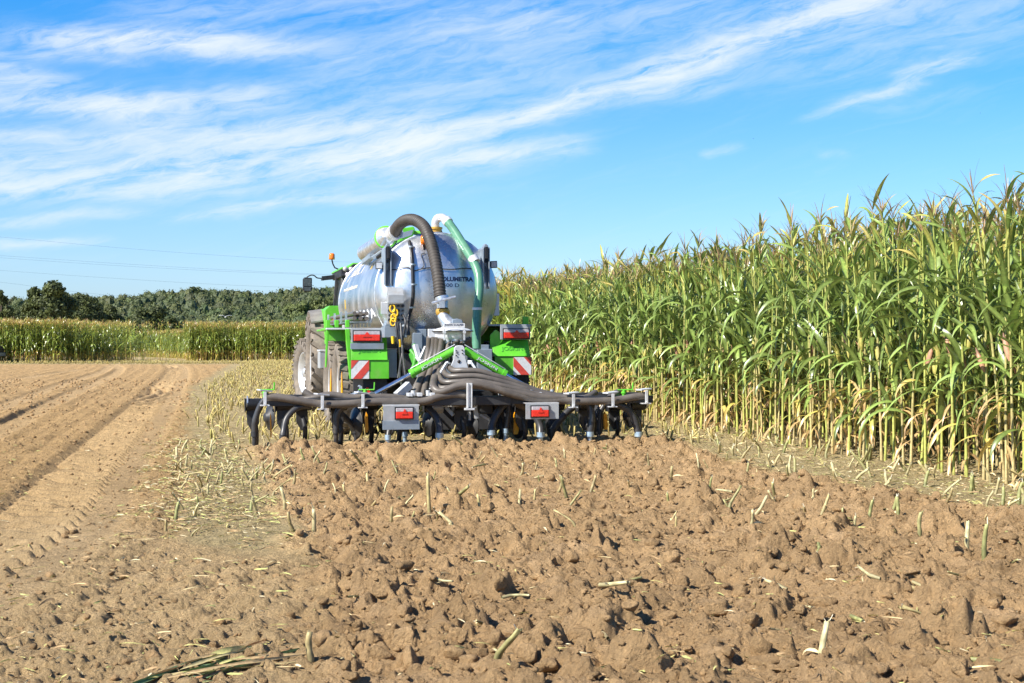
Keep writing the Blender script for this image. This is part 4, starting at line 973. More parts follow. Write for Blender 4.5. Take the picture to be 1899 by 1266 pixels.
def stripes(px0, py0, px1, py1, s, flip, par):
    a = L(px0, py0, s); c = L(px1, py1, s); w_ = c.x-a.x; h = a.z-c.z
    m_ = MB(); m_.bb(a.x, c.x, s-.006, s-.0005, c.z, a.z); o = m_.build('warning_board', M['rw_white'], par)
    def pt(u, v): return ((a.x+u*w_) if not flip else (c.x-u*w_), c.z+v*h)
    m_ = MB()
    for poly in ([(0, .40), (.62, 1), (0, 1)] if False else [(0, .52), (.42, 1), (0, 1)], [(.10, 0), (.58, 0), (1, .48), (1, 1), (.98, 1)]): m_.prism([pt(*q) for q in poly], s-.0095, s-.0065)
    m_.build('stripe', M['rw_red'], o); return o
# left fender
SF = 1.92
ft = L(604, 609, 2.1); fr = L(650, 609, 2.1)
b = MB(); b.bb(ft.x, fr.x-.002, 2.12, 2.95, ft.z-.03, ft.z); b.bb(ft.x+.12, fr.x-.002, 2.952, 5.3, ft.z-.03, ft.z); b.bb(ft.x+.022, fr.x-.004, 2.30, 2.33, ft.z-.19, ft.z-.032)
q = [L(605, 611, 2.08), L(610, 611, 2.08), L(605.5, 682, 2.08), L(603, 682, 2.08)]; b.prism([(p.x, p.z) for p in q], 2.05, 2.115)
q = [L(640, 611, 2.0), L(648, 611, 2.0), L(653, 704, 2.0), L(649, 704, 2.0)]; b.prism([(p.x, p.z) for p in q], 1.96, 2.115)
for px in (605, 621, 641): p = L(px, 608, 2.05); b.bb(p.x, p.x+.055, 2.02, 2.14, p.z+.002, p.z+.11)
fl = b.build('fender', M['green'], K_, .006)
b = MB(); p = L(604, 608.5, 2.1); b.bb(p.x, fr.x+.5, 2.0, 2.118, p.z-.028, p.z-.003); b.build('rail', M['white'], fl, .004)
plate('lamp_board', 651, 609, 709, 636, SF, .02, M['grey'], fl); lamp(656, 615, 704, 633, SF, fl)
plate('panel', 650, 637, 712, 648.5, SF-.03, .02, M['bluegrey'], fl)
b = MB(); a = L(650, 649, SF+.06); c = L(719, 668, SF-.06); d = L(721.5, 703, SF-.06)
b.sheet([(a.x, SF+.08, a.z+.25), (c.x, SF+.08, a.z+.25), (c.x, SF-.05, c.z), (a.x, SF-.05, c.z)], .015, (0, 1, 0)); b.bb(a.x, d.x, SF-.06, SF-.045, d.z, c.z-.004); b.bb(a.x, c.x-.004, SF-.075, SF-.05, c.z-.003, c.z+.006); pn = b.build('panel', M['green'], fl, .004)
stripes(651, 669, 684.5, 703, SF-.062, False, pn)
p = L(664, 657, SF-.0); fnl = lambda u, v: ((p.x+u, SF+.08-.13*((a.z+.25)-(p.z+v))/(a.z+.25-c.z)-.002, p.z+v), (0, -1, .3)); lettering('lettering', 'JOSKIN', fnl, .33, .075, M['dkgreen'], pn, .02, .004)
plate('side_panel', 719, 648, 736, 701, SF+.12, .03, M['bluegrey'], fl)
plate('mudflap', 655, 703, 718, 737, SF+.03, .02, M['flap'], fl)
def tri(px, py, r_, s, par):
    c = L(px, py, s); m_ = MB(); m_.prism([(c.x-r_, c.z-r_*.7), (c.x+r_, c.z-r_*.7), (c.x+r_*.15, c.z+r_*.95), (c.x-r_*.15, c.z+r_*.95)], s-.02, s-.001); return m_.build('reflector', M['red'], par, .004)
tri(681, 729, .085, SF+.03, fl)
# right fender
b = MB(); zt = L(955, 602, 2.1).z; xl = L(922, 602, 2.1).x; xr = L(983, 602, 2.1).x; b.bb(xl, xr, 2.12, 5.4, zt-.03, zt); b.bb(xr-.02, xr, 2.3, 5.4, zt-.30, zt-.032); b.bb(xl, xr-.02, 3.5, 3.53, .95, zt-.032)
q = [L(908, 622, SF+.1), L(918, 612, SF+.1), L(931, 620, SF+.1), L(931, 633, SF+.1), L(913, 652, SF+.1), L(908, 648, SF+.1)]; b.prism([(p_.x, p_.z) for p_ in q], SF+.05, SF+.08)
p = L(970, 590, 2.3); b.bb(p.x, p.x+.09, 2.3, 2.36, zt+.002, p.z+.02)
f2 = b.build('fender', M['green'], K_, .006)
b = MB(); b.bb(L(903, 602, 2.1).x, xr, 1.98, 2.118, zt-.028, zt-.003); b.build('rail', M['bluegrey'], f2, .004)
plate('lamp_board', 928, 602.5, 983.5, 630.5, SF, .02, M['grey'], f2); lamp(934, 611.5, 980, 628, SF, f2)
b = MB(); a2_ = L(914, 632, SF); c2 = L(982, 661, SF); d2 = L(985, 695.5, SF-.06)
b.sheet([(a2_.x, SF+.10, a2_.z), (c2.x, SF+.10, a2_.z), (c2.x, SF-.05, c2.z), (a2_.x, SF-.05, c2.z)], .015, (0, 1, 0)); b.bb(L(916, 662, SF).x, d2.x, SF-.06, SF-.045, d2.z, c2.z-.004); b.bb(a2_.x, c2.x-.004, SF-.075, SF-.05, c2.z-.003, c2.z+.006); p2 = b.build('panel', M['green'], f2, .004)
stripes(952, 663, 985, 695.5, SF-.062, True, p2)
p_ = L(930, 653, SF); fnr = lambda u, v: ((p_.x+u, SF+.10-.15*(a2_.z-(p_.z+v))/(a2_.z-c2.z)-.002, p_.z+v), (0, -1, .3)); lettering('lettering', 'JOSKIN', fnr, .33, .075, M['dkgreen'], p2, .02, .004)
plate('mudflap', 924, 697, 981, 738, SF+.03, .02, M['flap'], f2); tri(961, 720, .075, SF-.3, f2)
plate('side_panel', 890, 640, 914, 690, SF+.15, .03, M['bluegrey'], f2)
plate('number_plate', 920, 690, 921, 691, SF+.1, .01, M['grey'], f2)
# lock brackets standing left and right on the rear of the tank
for px0, px1, pt, pb, nm in ((713, 726, 455, 531, 0), (895, 908, 456, 536, 1)):
    b = MB(); s = 1.82; a = L(px0, pt, s); c = L(px1, pb, s); w_ = c.x-a.x
    for x0 in (a.x, c.x-.018): b.prism([(x0, a.z-.05), (x0+.018, a.z-.02), (x0+.018, c.z), (x0, c.z+.04)], s-.03, s+.38)
    b.bb(a.x+.02, c.x-.02, s+.10, s+.13, c.z+.06, a.z-.25)
    q = [(a.x+.02, a.z-.2), (a.x+.015, a.z-.02), (a.x+.045, a.z+.03), (c.x-.02, a.z), (c.x-.015, a.z-.12), (c.x-.04, a.z-.20)]; b.prism(q, s+.0, s+.16)
    b.build('transport_bracket', M['bluegrey'], K_, .004)
    b = MB(); b.bb(a.x+.03, c.x-.03, s-.05, s-.002, a.z-.2, a.z-.02); b.build('rubber_stop', M['black'], K_, .006)
for px, py, ys in ((703, 493, 1.95), (916, 491, 1.95)):
    c = L(px, py, ys); m_ = MB(); m_.prism([(c.x-.05, c.z+.05), (c.x+.05, c.z+.055), (c.x+.055, c.z-.05), (c.x-.045, c.z-.055)], ys, ys+.07); m_.cyl(c+Vector((0, .04, 0)), c+Vector((.09 if px < 800 else -.12, .04, -.01)), .012); o = m_.build('work_light', M['black'], K_, .008)
    m_ = MB(); m_.bb(c.x-.04, c.x+.042, ys-.006, ys-.0005, c.z-.042, c.z+.042); m_.build('lens', M['white'] if px < 800 else M['lens'], o)
# control box and coupler panel
b = MB(); a = L(719, 533, 1.55); c = L(748, 563, 1.55); b.sheet([(a.x, 1.62, a.z), (c.x, 1.62, a.z), (c.x, 1.50, (a.z+c.z)/2+.0), (a.x, 1.50, (a.z+c.z)/2)], .01, (0, 1, 0)); b.bb(a.x, c.x, 1.50, 1.66, c.z, (a.z+c.z)/2-.002); b.bb(a.x+.004, c.x-.004, 1.63, 1.67, (a.z+c.z)/2, a.z-.004); b.build('control_box', M['grey'], K_, .006)
cp = plate('coupler_panel', 718, 564, 750, 602, 1.60, .02, M['grey'], K_)
b = MB()
for i in range(4):
    for j in range(4):
        p = L(722+j*8.2, 568+i*8.6, 1.6); b.cyl(p+Vector((0, -.05, 0)), p+Vector((0, 0, 0)), .016+.006*((i+j) % 2), n=8)
b.build_each('coupler', M['dark'], cp)
b = MB()
for px, py in ((728, 573), (729, 598), (733, 581), (730, 590)):
    p = L(px, py, 1.53); b.tube([p+Vector((.035*math.cos(t), -.01*math.cos(t), .055*math.sin(t))) for t in np.linspace(0, 6.28, 14)], .013, 6)
b.build_each('dust_cap', M['yellow'], cp)
b = MB()
for px, py in ((729, 638), (742, 644)): b.cyl(L(px, py, 1.45), L(px-.5, py-14, 1.45), .022, .028, 8)
b.build_each('dust_cap', M['yellow'], cp)
b = MB()
for pts in ([(734, 598, 1.5), (736, 620, 1.45), (741, 645, 1.45), (742, 675, 1.5), (738, 702, 1.4)], [(737, 598, 1.5), (740, 625, 1.45), (746, 650, 1.42), (741, 690, 1.2), (745, 715, .6)], [(743, 600, 1.5), (745, 630, 1.4), (747, 655, 1.4), (741, 690, 1.4), (746, 720, 1.0)], [(748, 585, 1.5), (752, 600, 1.4), (746, 640, 1.4), (752, 700, 1.0)]):
    b.tube(spline(LP(*pts), 6), .016, 7)
b.build_each('hydraulic_line', M['blackhose'], cp)
b = MB(); a = L(711, 606, 1.7); c = L(754, 627, 1.7); b.bb(a.x, c.x, 1.62, 1.95, c.z, a.z); b.prism([(a.x+.01, a.z+.002), (c.x-.1, a.z+.002), (c.x-.16, a.z+.09), (a.x+.05, a.z+.09)], 1.66, 1.93); b.build('valve_block', M['bluegrey'], K_, .01)
plate('plate', 706.5, 561, 719, 583, 1.84, .012, M['white'], K_); plate('plate', 905, 545, 926, 586, 2.2, .012, M['white'], K_)
# conduit, thin cables, beacon on the rear dome
def on_dome(px, py, off=.02):
    s = 1.8
    for _ in range(6):
        p = L(px, py, s); s = dome(p.x, p.z)-off
    return L(px, py, s)
b = MB(); b.tube(spline([on_dome(*q, .045) for q in ((759, 448), (763, 470), (765, 500), (766, 540), (764, 565), (759, 585))]+LP((756, 602, 1.5), (758, 622, 1.45)), 6), .026, 9); cd_ = b.build('conduit', M['black'], K_)
b = MB()
for px, py in ((761.5, 458), (764.5, 491), (766, 528), (763, 571)): p = on_dome(px, py, .045); b.cyl(p+Vector((0, 0, -.012)), p+Vector((0, 0, .012)), .034, n=10); b.bar(p, p+Vector((.06, .02, 0)), .02, .012)
b.build_each('clamp', M['steel'], cd_)
b = MB(); b.tube(spline([on_dome(*q) for q in ((722, 501), (735, 500), (748, 496), (758, 497), (766, 503), (782, 499), (800, 497), (818, 499), (838, 500), (860, 498), (880, 499), (893, 499))], 5), .006, 6)
b.tube(spline([on_dome(*q) for q in ((788, 470), (781, 473), (785, 485), (786, 494), (781, 499))], 5), .006, 6); b.build_each('cable', M['black'], K_)
p = on_dome(785, 452, .02); b = MB(); b.cyl(p+Vector((.02, 0, -.16)), p+Vector((0, -.05, -.02)), .018); b.bar(p+Vector((.02, .05, -.2)), p+Vector((.02, 0, -.14)), .05, .05); bo = b.build('beacon_stalk', M['black'], K_)
b = MB(); b.lathe([(0, -.02), (.05, -.02), (.052, .05), (.045, .10), (.02, .125), (0, .125)], p+Vector((0, -.05, 0)), (0, 0, 1), 16); b.build('beacon', M['beacon'], bo)
# suction pipe, drum and green housing on top of the tank
b = MB(); pA, pB = L(677, 470, 4.3), L(716, 445, 3.0); b.cyl(pA, pB, .135, n=24); b.cyl(pB-(pB-pA)*.12, pB, .15, n=24); b.bar(pA+Vector((.05, 0, -.2)), pA+Vector((.05, 0, -.04)), .1, .1); b.build('suction_pipe', M['steel'], K_)
b = MB(); pc = L(716, 441, 2.75); ax = Vector((-.25, -.95, .18)); b.lathe([(0, .10), (.06, .10), (.07, .06), (.14, .05), (.165, .02), (.165, -.10), (0, -.10)], pc, ax, 28); b.bar(pc+ax*.1+Vector((.09, 0, .12)), pc+ax*.1+Vector((-.07, 0, -.16)), .025, .02); dr = b.build('pump_drum', M['steel'], K_)
b = MB(); b.lathe([(.15, .035), (.178, .035), (.178, 0), (.15, 0)], pc, ax, 28); b.build('flange', M['green'], dr)
b = MB(); p0 = L(724, 437, 2.7); p1 = L(735, 430, 2.55); b.cyl(p0, p1, .10, .105, 20); b.cyl(p1-(p1-p0)*.35, p1-(p1-p0)*.2, .125, n=20); b.cyl(p1-(p1-p0)*.12, p1, .125, n=20); b.build('collar', M['white'], K_)
a = L(739, 425, 3.2); c = L(770, 447, 3.2); b = MB(); b.prism([(a.x+.02, c.z-.02), (c.x-.04, c.z+.06), (c.x, a.z), (c.x-.03, a.z+.04), (a.x+.06, a.z+.01), (a.x, a.z-.05)], 3.2, 3.65); b.cyl((c.x-.01, 3.4, a.z-.04), (c.x+.14, 3.35, a.z-.05), .035); gh = b.build('housing', M['green'], K_, .012)
b = MB(); b.prism([(a.x+.05, c.z+.03), (c.x-.06, c.z+.085), (c.x-.03, a.z-.01), (a.x+.05, a.z-.06)], 3.185, 3.198); b.build('grille', M['bluegrey'], gh)
b = MB(); b.tube(spline(LP((759, 446, 2.2), (772, 441, 2.3), (785, 432, 2.5)), 5), .012, 6); b.tube(spline(LP((760, 449, 2.2), (775, 445, 2.25), (790, 440, 2.3)), 5), .012, 6); b.tube(LP((700, 478, 2.6), (716, 466, 2.4)), .03, 8); b.tube(LP((735, 458, 2.5), (757, 447, 2.3)), .02, 8); b.build_each('hydraulic_line', M['black'], K_)
b = MB(); b.bar(L(690, 480, 3.1), L(713, 464, 3.1), .12, .06); b.bar(L(676, 487, 4.0), L(690, 476, 3.4), .1, .08); b.bar(L(735, 456, 2.9), L(750, 449, 2.9), .1, .05); b.build_each('pipe_cradle', M['bluegrey'], K_, .01)
# corrugated arch hose
path = spline(LP((733, 431, 2.55), (739, 419, 2.35), (752, 409.5, 2.1), (769, 409, 1.85), (786, 421, 1.55), (797.5, 446, 1.3), (806, 478, 1.1), (812.5, 515, .92), (816.5, 552, .8)), 26)
rad = [.081+(.008 if (i % 4) < 2 else -.002) for i in range(len(path))]
b = MB(); b.tube(path, rad, 18); b.build('corrugated_hose', M['corrug'], K_)
b = MB(); p = L(819, 551, .78); b.cyl(p, p+Vector((.01, -.01, -.05)), .098, n=22); b.cyl(p+Vector((.01, 0, -.05)), L(821, 573, .75), .085, .08, 20); b.tube(LP((801, 563, .62), (822, 557, .62), (845, 551.5, .62)), .022, 8); b.bar(L(812, 560, .66), L(822, 566, .66), .05, .05); b.bb(p.x-.06, p.x+.02, .60, .68, p.z-.16, p.z-.06); b.build('slide_valve', M['steel'], K_, .003)
b = MB(); b.lathe([(.0, 0), (.085, 0), (.098, -.02), (.10, -.05), (.09, -.085), (.06, -.10), (0, -.10)], L(821, 573.5, .75), (0, 0, 1), 20); p = L(821, 575, .75); b.bar(p+Vector((.03, -.02, .02)), p+Vector((.05, -.02, .10)), .02, .02); b.build_each('coupler', M['brass'], K_)
# white elbow, brass coupler and green hose
p = L(808, 433, 2.45)
b = MB(); b.tube(spline(LP((808, 424, 2.45), (807.5, 413, 2.43), (812, 405.5, 2.4), (821, 404.5, 2.35), (829, 411, 2.28)), 7), .062, 14); b.cyl(L(827, 408.5, 2.3), L(832, 414, 2.25), .078, n=14); b.build('elbow_pipe', M['white'], K_)
b = MB(); b.cyl(p+Vector((0, 0, -.04)), p+Vector((0, 0, .005)), .115, n=18); b.cyl(p+Vector((0, 0, .005)), p+Vector((0, 0, .06)), .085, n=18); b.cyl(p+Vector((0, 0, .06)), p+Vector((0, 0, .09)), .105, n=18); b.bar(p+Vector((.07, 0, .08)), p+Vector((.10, -.02, -.02)), .02, .02); b.build_each('coupler', M['brass'], K_)
b = MB(); b.cyl((p.x, 2.45, 2.90), (p.x, 2.45, p.z-.04), .10, n=18); b.build('outlet_neck', M['galv'], K_)
gp = LP((831, 413, 2.25), (842, 428, 2.1), (856, 450, 1.9), (868.5, 470, 1.72), (880, 490, 1.55), (887.5, 512, 1.42), (888.5, 540, 1.35), (886, 565, 1.3), (884, 600, 1.25), (883.5, 648, 1.2))
b = MB(); b.tube(spline(gp, 9), .0665, 16); gh_ = b.build('green_hose', M['ghose'], K_)
b = MB()
for (q0, q1) in (((876, 478, 1.6), (881.5, 487, 1.56)), ((885, 571, 1.29), (885, 575.5, 1.29))): b.cyl(L(*q0), L(*q1), .077, n=16)
b.build_each('clamp', M['white'], gh_)
# rear linkage carriage below the tank
b = MB(); a = L(770, 611, 1.75); c = L(800, 700, 1.75); b.bb(a.x, a.x+.14, 1.55, 1.95, c.z, a.z); b.bb(a.x+.142, L(905, 660, 1.7).x, 1.62, 1.90, L(800, 668, 1.7).z, L(800, 640, 1.7).z)
b.bb(L(885, 640, 1.6).x, L(912, 640, 1.6).x, 1.56, 1.88, L(890, 735, 1.6).z, L(890, 648, 1.6).z); b.bb(L(800, 640, 1.5).x, L(880, 640, 1.5).x, 1.5, 1.6, .78, 1.06); b.bb(L(764, 640, 1.5).x, L(782, 640, 1.5).x, 1.42, 1.54, L(770, 660, 1.5).z, L(770, 618, 1.5).z)
b.build('linkage_carriage', M['bluegrey'], K_, .008)
b = MB(); b.bb(L(745, 660, 2.0).x, L(920, 660, 2.0).x, 1.98, 2.04, .55, 1.2); b.bb(-.8, .8, 3.0, 3.05, .45, 1.2); b.bb(-.85, .85, 5.2, 5.25, .4, 1.2); b.build('dark_backing', M['dark'], K_)  # dark cross sheets added so the space under the tank reads as shade
b = MB(); a = L(795, 745, 1.1); c = L(990, 812, 1.1); b.bb(a.x, c.x, 1.08, 1.10, .14, .62); b.build('shade_panel', M['flap'], K_)  # added panel, stands for the dark shade under the machine
b = MB()
for pts in ([(762, 650, 1.3), (770, 665, 1.2), (764, 690, 1.1)], [(768, 640, 1.4), (776, 670, 1.2), (773, 690, 1.0)]): b.tube(spline(LP(*pts), 5), .03, 7)
b.bar(L(763, 655, 1.3), L(776, 690, 1.1), .06, .08); b.bar(L(762, 666, 1.35), L(770, 655, 1.35), .1, .05); b.build_each('link_arm', M['dkgreen'], K_, .005)
b = MB(); b.bar(L(773, 662, 1.0), L(786, 678, .95), .06, .05); b.bar(L(770, 640, 1.2), L(778, 668, 1.1), .07, .05); b.bar(L(790, 645, 1.1), L(780, 668, 1.0), .03, .07); b.bar(L(776, 672, .9), L(800, 668, .9), .05, .05); b.build_each('lock_hook', M['white'], K_, .004)
p0 = L(592, 653, 5.6); p1 = L(605, 684, 5.6); b = MB(); b.bb(p0.x, p1.x, 5.5, 5.95, p1.z, p0.z); sb = b.build('storage_box', M['grey'], K_, .012)
b = MB(); b.bb(p0.x-.01, p1.x+.01, 5.49, 5.96, p0.z+.002, p0.z+.035); b.build('lid', M['white'], sb, .008)
# feet that carry the frame of the tool: two long drawbars
b = MB(); b.bar((-.3, 1.6, .80), (-.3, .3, .62), .10, .14); b.bar((.3, 1.6, .80), (.3, .3, .62), .10, .14); b.build_each('drawbar', M['dark'], K_, .01)

# ================================================================== INJECTOR TOOL BAR
I_ = mroot('injector_toolbar', (0, 0, 0)); tag(I_, 'wide slurry injector bar with brown hoses and black tines working behind the silver tanker', 'farm implement')
b = MB(); b.bb(-2.62, -.62, .32, .46, .56, .68); b.bb(.62, 2.62, .32, .46, .56, .68); b.bb(-.618, .618, .30, .48, .54, .72); b.bb(-2.60, -.62, -.42, -.30, .56, .66); b.bb(.62, 2.60, -.42, -.30, .56, .66); b.bb(-.618, .618, -.44, -.28, .55, .67)
for x in (-2.45, -1.75, -1.05, -.4, .4, 1.05, 1.75, 2.45): b.bb(x-.05, x+.05, -.298, .298, .575, .655)
frame = b.build('main_beam', M['dark'], I_, .008)
b = MB()
for x in (-.75, -.62, -.45, .5, .62, .8, 1.0): b.bb(x-.03, x+.03, -.46, -.26, .675, .72)
for x in (-.7, -.5, .55, .72, .9): b.cyl((x, -.36, .68), (x, -.36, .75), .03, n=8)
b.build_each('bracket', M['white'], I_, .004)
# tines with holders: dark torsion barrel, cheek plate, leg in the ground
def tine(px, s, holder_px=None, hy=751, gy=818):
    top = L(px, hy, s); g = L(px, gy, s); r_ = .082; m_ = MB(); m_.cyl(top+Vector((-.10, -.02, 0)), top+Vector((.11, .02, 0)), r_, n=20); m_.bb(top.x-.115, top.x-.102, s-.09, s+.09, top.z-.10, top.z+.085); h = m_.build('tine_holder', M['black'], I_, .006)
    m_ = MB(); m_.prism([(top.x-.09, top.z-.07), (top.x+.07, top.z-.07), (top.x+.075, top.z-.24), (top.x+.03, top.z-.34), (top.x-.02, top.z-.36), (top.x-.085, top.z-.24)], s-.03, s+.03); m_.cyl((top.x+.02, s-.05, top.z-.27), (top.x+.02, s+.05, top.z-.27), .022, n=8); m_.build('cheek_plate', M['dark'], h, .006)
    m_ = MB(); m_.tube(spline([(top.x, s, top.z-.16), (top.x+.03, s-.06, top.z-.32), (top.x+.035, s-.02, .10), (top.x+.03, s+.12, -.14)], 5), [.034]*16, 8); m_.build('tine', M['dark'], h)
for px, s in ((470, .0), (526, -.25), (561, .75), (627, .05), (684, .65), (735, .0), (800, .65), (855, .05), (925, .6), (968, .05), (1030, .6), (1085, .0), (1140, .7), (1180, .05)): tine(px, s)
b = MB(); p = L(457, 748, .0); b.cyl(p+Vector((-.0, 0, 0)), p+Vector((.02, 0, 0)), .095, n=18); p = L(1196, 746, .05); b.cyl(p, p+Vector((.03, 0, 0)), .095, n=18); b.build_each('end_cap', M['steel'], I_)
# outlet hoses that hang to the ground with light blue nozzles
def outlet(pts, s0, s1, r_=.040, noz=None):
    n = len(pts); m_ = MB(); P = [L(x, y, s0+(s1-s0)*i/(n-1)) for i, (x, y) in enumerate(pts)]; m_.tube(spline(P, 8), r_, 10); o = m_.build('outlet_hose', M['blackhose'], I_)
    e = P[-1]; m_ = MB(); hz = noz if noz else .18; m_.tube([e+Vector((0, 0, .03)), e+Vector((.0, .012, -hz)), e+Vector((.0, .03, -hz-.20))], [.032, .029, .024], 10); m_.cyl(e+Vector((0, 0, -.03)), e+Vector((0, 0, .035)), r_+.006, n=10); m_.build('nozzle', M['nozzle'] if noz else M['dark'], o)
outlet([(491, 741), (481, 757), (473, 782), (472, 806)], -.35, -.30)
outlet([(575, 753), (551, 757), (532, 776), (526, 800), (524.5, 812)], -.36, -.55)
outlet([(645, 752), (632, 757), (624, 772), (623, 800)], -.36, -.35)
outlet([(630, 765), (645, 780), (660, 800)], .4, .5)
outlet([(724, 792), (721, 802), (719.5, 812)], -.45, -.5, .036, .12)
outlet([(748, 790), (751, 806)], .2, .2, .036, .08)
outlet([(793, 757), (806, 770), (814, 788), (815, 808)], -.2, -.40, .05, .12)
outlet([(940, 745), (925, 762), (913, 785), (911, 803)], -.2, -.4, .05, .15)
outlet([(945, 752), (942, 775), (938, 800)], .1, .1, .034, .15)
outlet([(990, 755), (995, 775), (1002, 792), (1003, 807)], -.3, -.45, .05, .12)
outlet([(1078, 748), (1055, 762), (1033, 786), (1024, 800)], .3, .2, .05)
outlet([(1085, 745), (1094, 755), (1097, 775), (1094, 806)], -.36, -.40, .05, .10)
outlet([(1135, 748), (1160, 757), (1176, 777), (1184, 806)], -.36, -.38, .05, .08)
outlet([(1120, 752), (1113, 768), (1111, 800)], .2, .2, .04)
# trunk hoses lying along the bar and fanning up to the distributor
def hose(name, pts, r_=.062, k=8, mat='hose', n=12): m_ = MB(); m_.tube(spline(LP(*pts), k), r_, n); return m_.build(name, M[mat], I_)
hose('trunk_hose', [(868, 735, -.42), (846, 732, -.42), (815, 736, -.44), (785, 745, -.45), (740, 745, -.46), (690, 746, -.46), (640, 750, -.46), (600, 750, -.45), (560, 745, -.44), (520, 738, -.43), (491, 737, -.42)], .051)
hose('trunk_hose', [(868, 752, -.2), (830, 745, -.25), (780, 744, -.3), (730, 738, -.32), (690, 737, -.30), (650, 738, -.28), (612, 733, -.25), (575, 740, -.22), (530, 745, -.1)], .046)
hose('trunk_hose', [(563, 727, -.15), (585, 739, -.2), (610, 743, -.2), (640, 743, -.2)], .045)
def fan(dx, dy, ds, r_=.040):
    hose('trunk_hose', [(827+dx*.4, 640+dy, .42), (822+dx*.6, 665+dy, .30), (816+dx, 690+dy, -.05+ds), (826+dx, 702+dy, -.26+ds), (850+dx*.7, 702+dy*.95, -.36+ds), (884+dx*.3, 702+dy*.85, -.40+ds), (920, 709+dy*.72, -.42+ds), (958, 719+dy*.55, -.43+ds), (1000, 731+dy*.3, -.44+ds), (1050, 739+dy*.08, -.40+ds)], r_)
fan(14, -15, .20); fan(6, -4, .10); fan(-2, 7, .0); fan(-10, 18, -.05)
hose('trunk_hose', [(806, 700, -.1), (804, 718, -.34), (818, 727, -.44), (850, 716, -.46), (885, 713, -.47), (920, 722, -.48), (955, 733, -.48), (1000, 741, -.47), (1050, 744, -.46), (1095, 745, -.46), (1140, 743, -.45), (1170, 738, -.44), (1197, 734, -.42)], .051)
hose('trunk_hose', [(1068, 742, -.2), (1090, 737, -.1), (1104, 729, .05)], .045); hose('trunk_hose', [(1128, 742, -.2), (1138, 734, -.1), (1146, 729, 0)], .055); hose('trunk_hose', [(985, 742, -.2), (960, 748, -.1), (975, 757, 0), (1000, 768, .1)], .05)
for pts in ([(806, 626, .40), (803, 650, .42), (792, 680, .38), (780, 705, .2), (770, 735, -.05)], [(812, 628, .36), (809, 655, .38), (800, 685, .32), (790, 712, .15), (785, 738, -.1)], [(819, 629, .34), (817, 650, .34), (811, 675, .32), (806, 702, .12)], [(844, 632, .32), (843, 645, .36), (838, 662, .40), (828, 680, .42)], [(853, 632, .34), (855, 650, .5), (862, 672, .52)], [(868, 628, .4), (872, 655, .5), (880, 690, .45), (905, 715, .3), (940, 735, .1)], [(862, 630, .36), (866, 650, .5), (872, 680, .45), (877, 702, .3)], [(797, 626, .5), (795, 650, .55), (785, 690, .5), (768, 725, .4)]): hose('drop_hose', pts, .047, 6)
hose('drop_hose', [(868, 676, .2), (880, 684, .1), (883, 697, .05), (876, 704, .1)], .04)
# distributor head
p = L(838.5, 616, .55); b = MB(); b.lathe([(0, -.115), (.23, -.115), (.245, -.105), (.255, -.06), (.262, 0), (.285, .0), (.285, .022), (.265, .022), (.22, .045), (.15, .06), (.10, .09), (0, .09)], p, (0, 0, 1), 36); b.box(p+Vector((-.27, .0, -.02)), (.13, .12, .12)); dh = b.build('distributor', M['white'], I_)
b = MB(); b.lathe([(.287, -.008), (.298, -.008), (.298, .006), (.287, .006)], p+Vector((0, 0, .01)), (0, 0, 1), 36); b.build('flange', M['black'], dh)
b = MB(); b.tube(spline(LP((821, 584, .72), (823, 590, .70), (830, 600, .64), (838, 609, .57)), 5), [.075, .076, .078, .08, .082, .085, .088, .09, .093, .096, .10, .104, .108, .112, .118, .12], 18); b.build('inlet_pipe', M['steel'], dh)
b = MB()
for k in range(12): a = k*math.pi/6; q = p+Vector((.20*math.cos(a), .20*math.sin(a), -.11)); b.cyl(q, q+Vector((0, 0, -.05)), .052, n=10)
for px in (824, 861): q = L(px, 614, .27); b.bar(q+Vector((0, 0, .02)), q+Vector((0, 0, -.13)), .022, .02); b.cyl(q+Vector((0, -.03, -.02)), q+Vector((0, .02, -.02)), .022, n=8)
b.build_each('clamp', M['white'], dh)
b = MB(); b.prism([(q.x, q.z) for q in LP((838, 593, .5), (847, 591.5, .5), (856, 594, .5), (858, 601, .5), (837, 601, .5))], .45, .6); b.build('motor', M['bluegrey'], dh, .01)
a = L(822.5, 600, .26); c = L(862, 608.5, .26); b = MB(); b.bb(a.x, c.x, .255, .262, c.z, a.z); sg = b.build('sign', M['rw_white'], dh)
lettering('lettering', 'JOSKIN SCALPER', lambda u, v: ((a.x+.012+u, .255, c.z+.018+v), (0, -1, 0)), (c.x-a.x)*.90, (a.z-c.z)*.58, M['text'], sg, .01, .002)
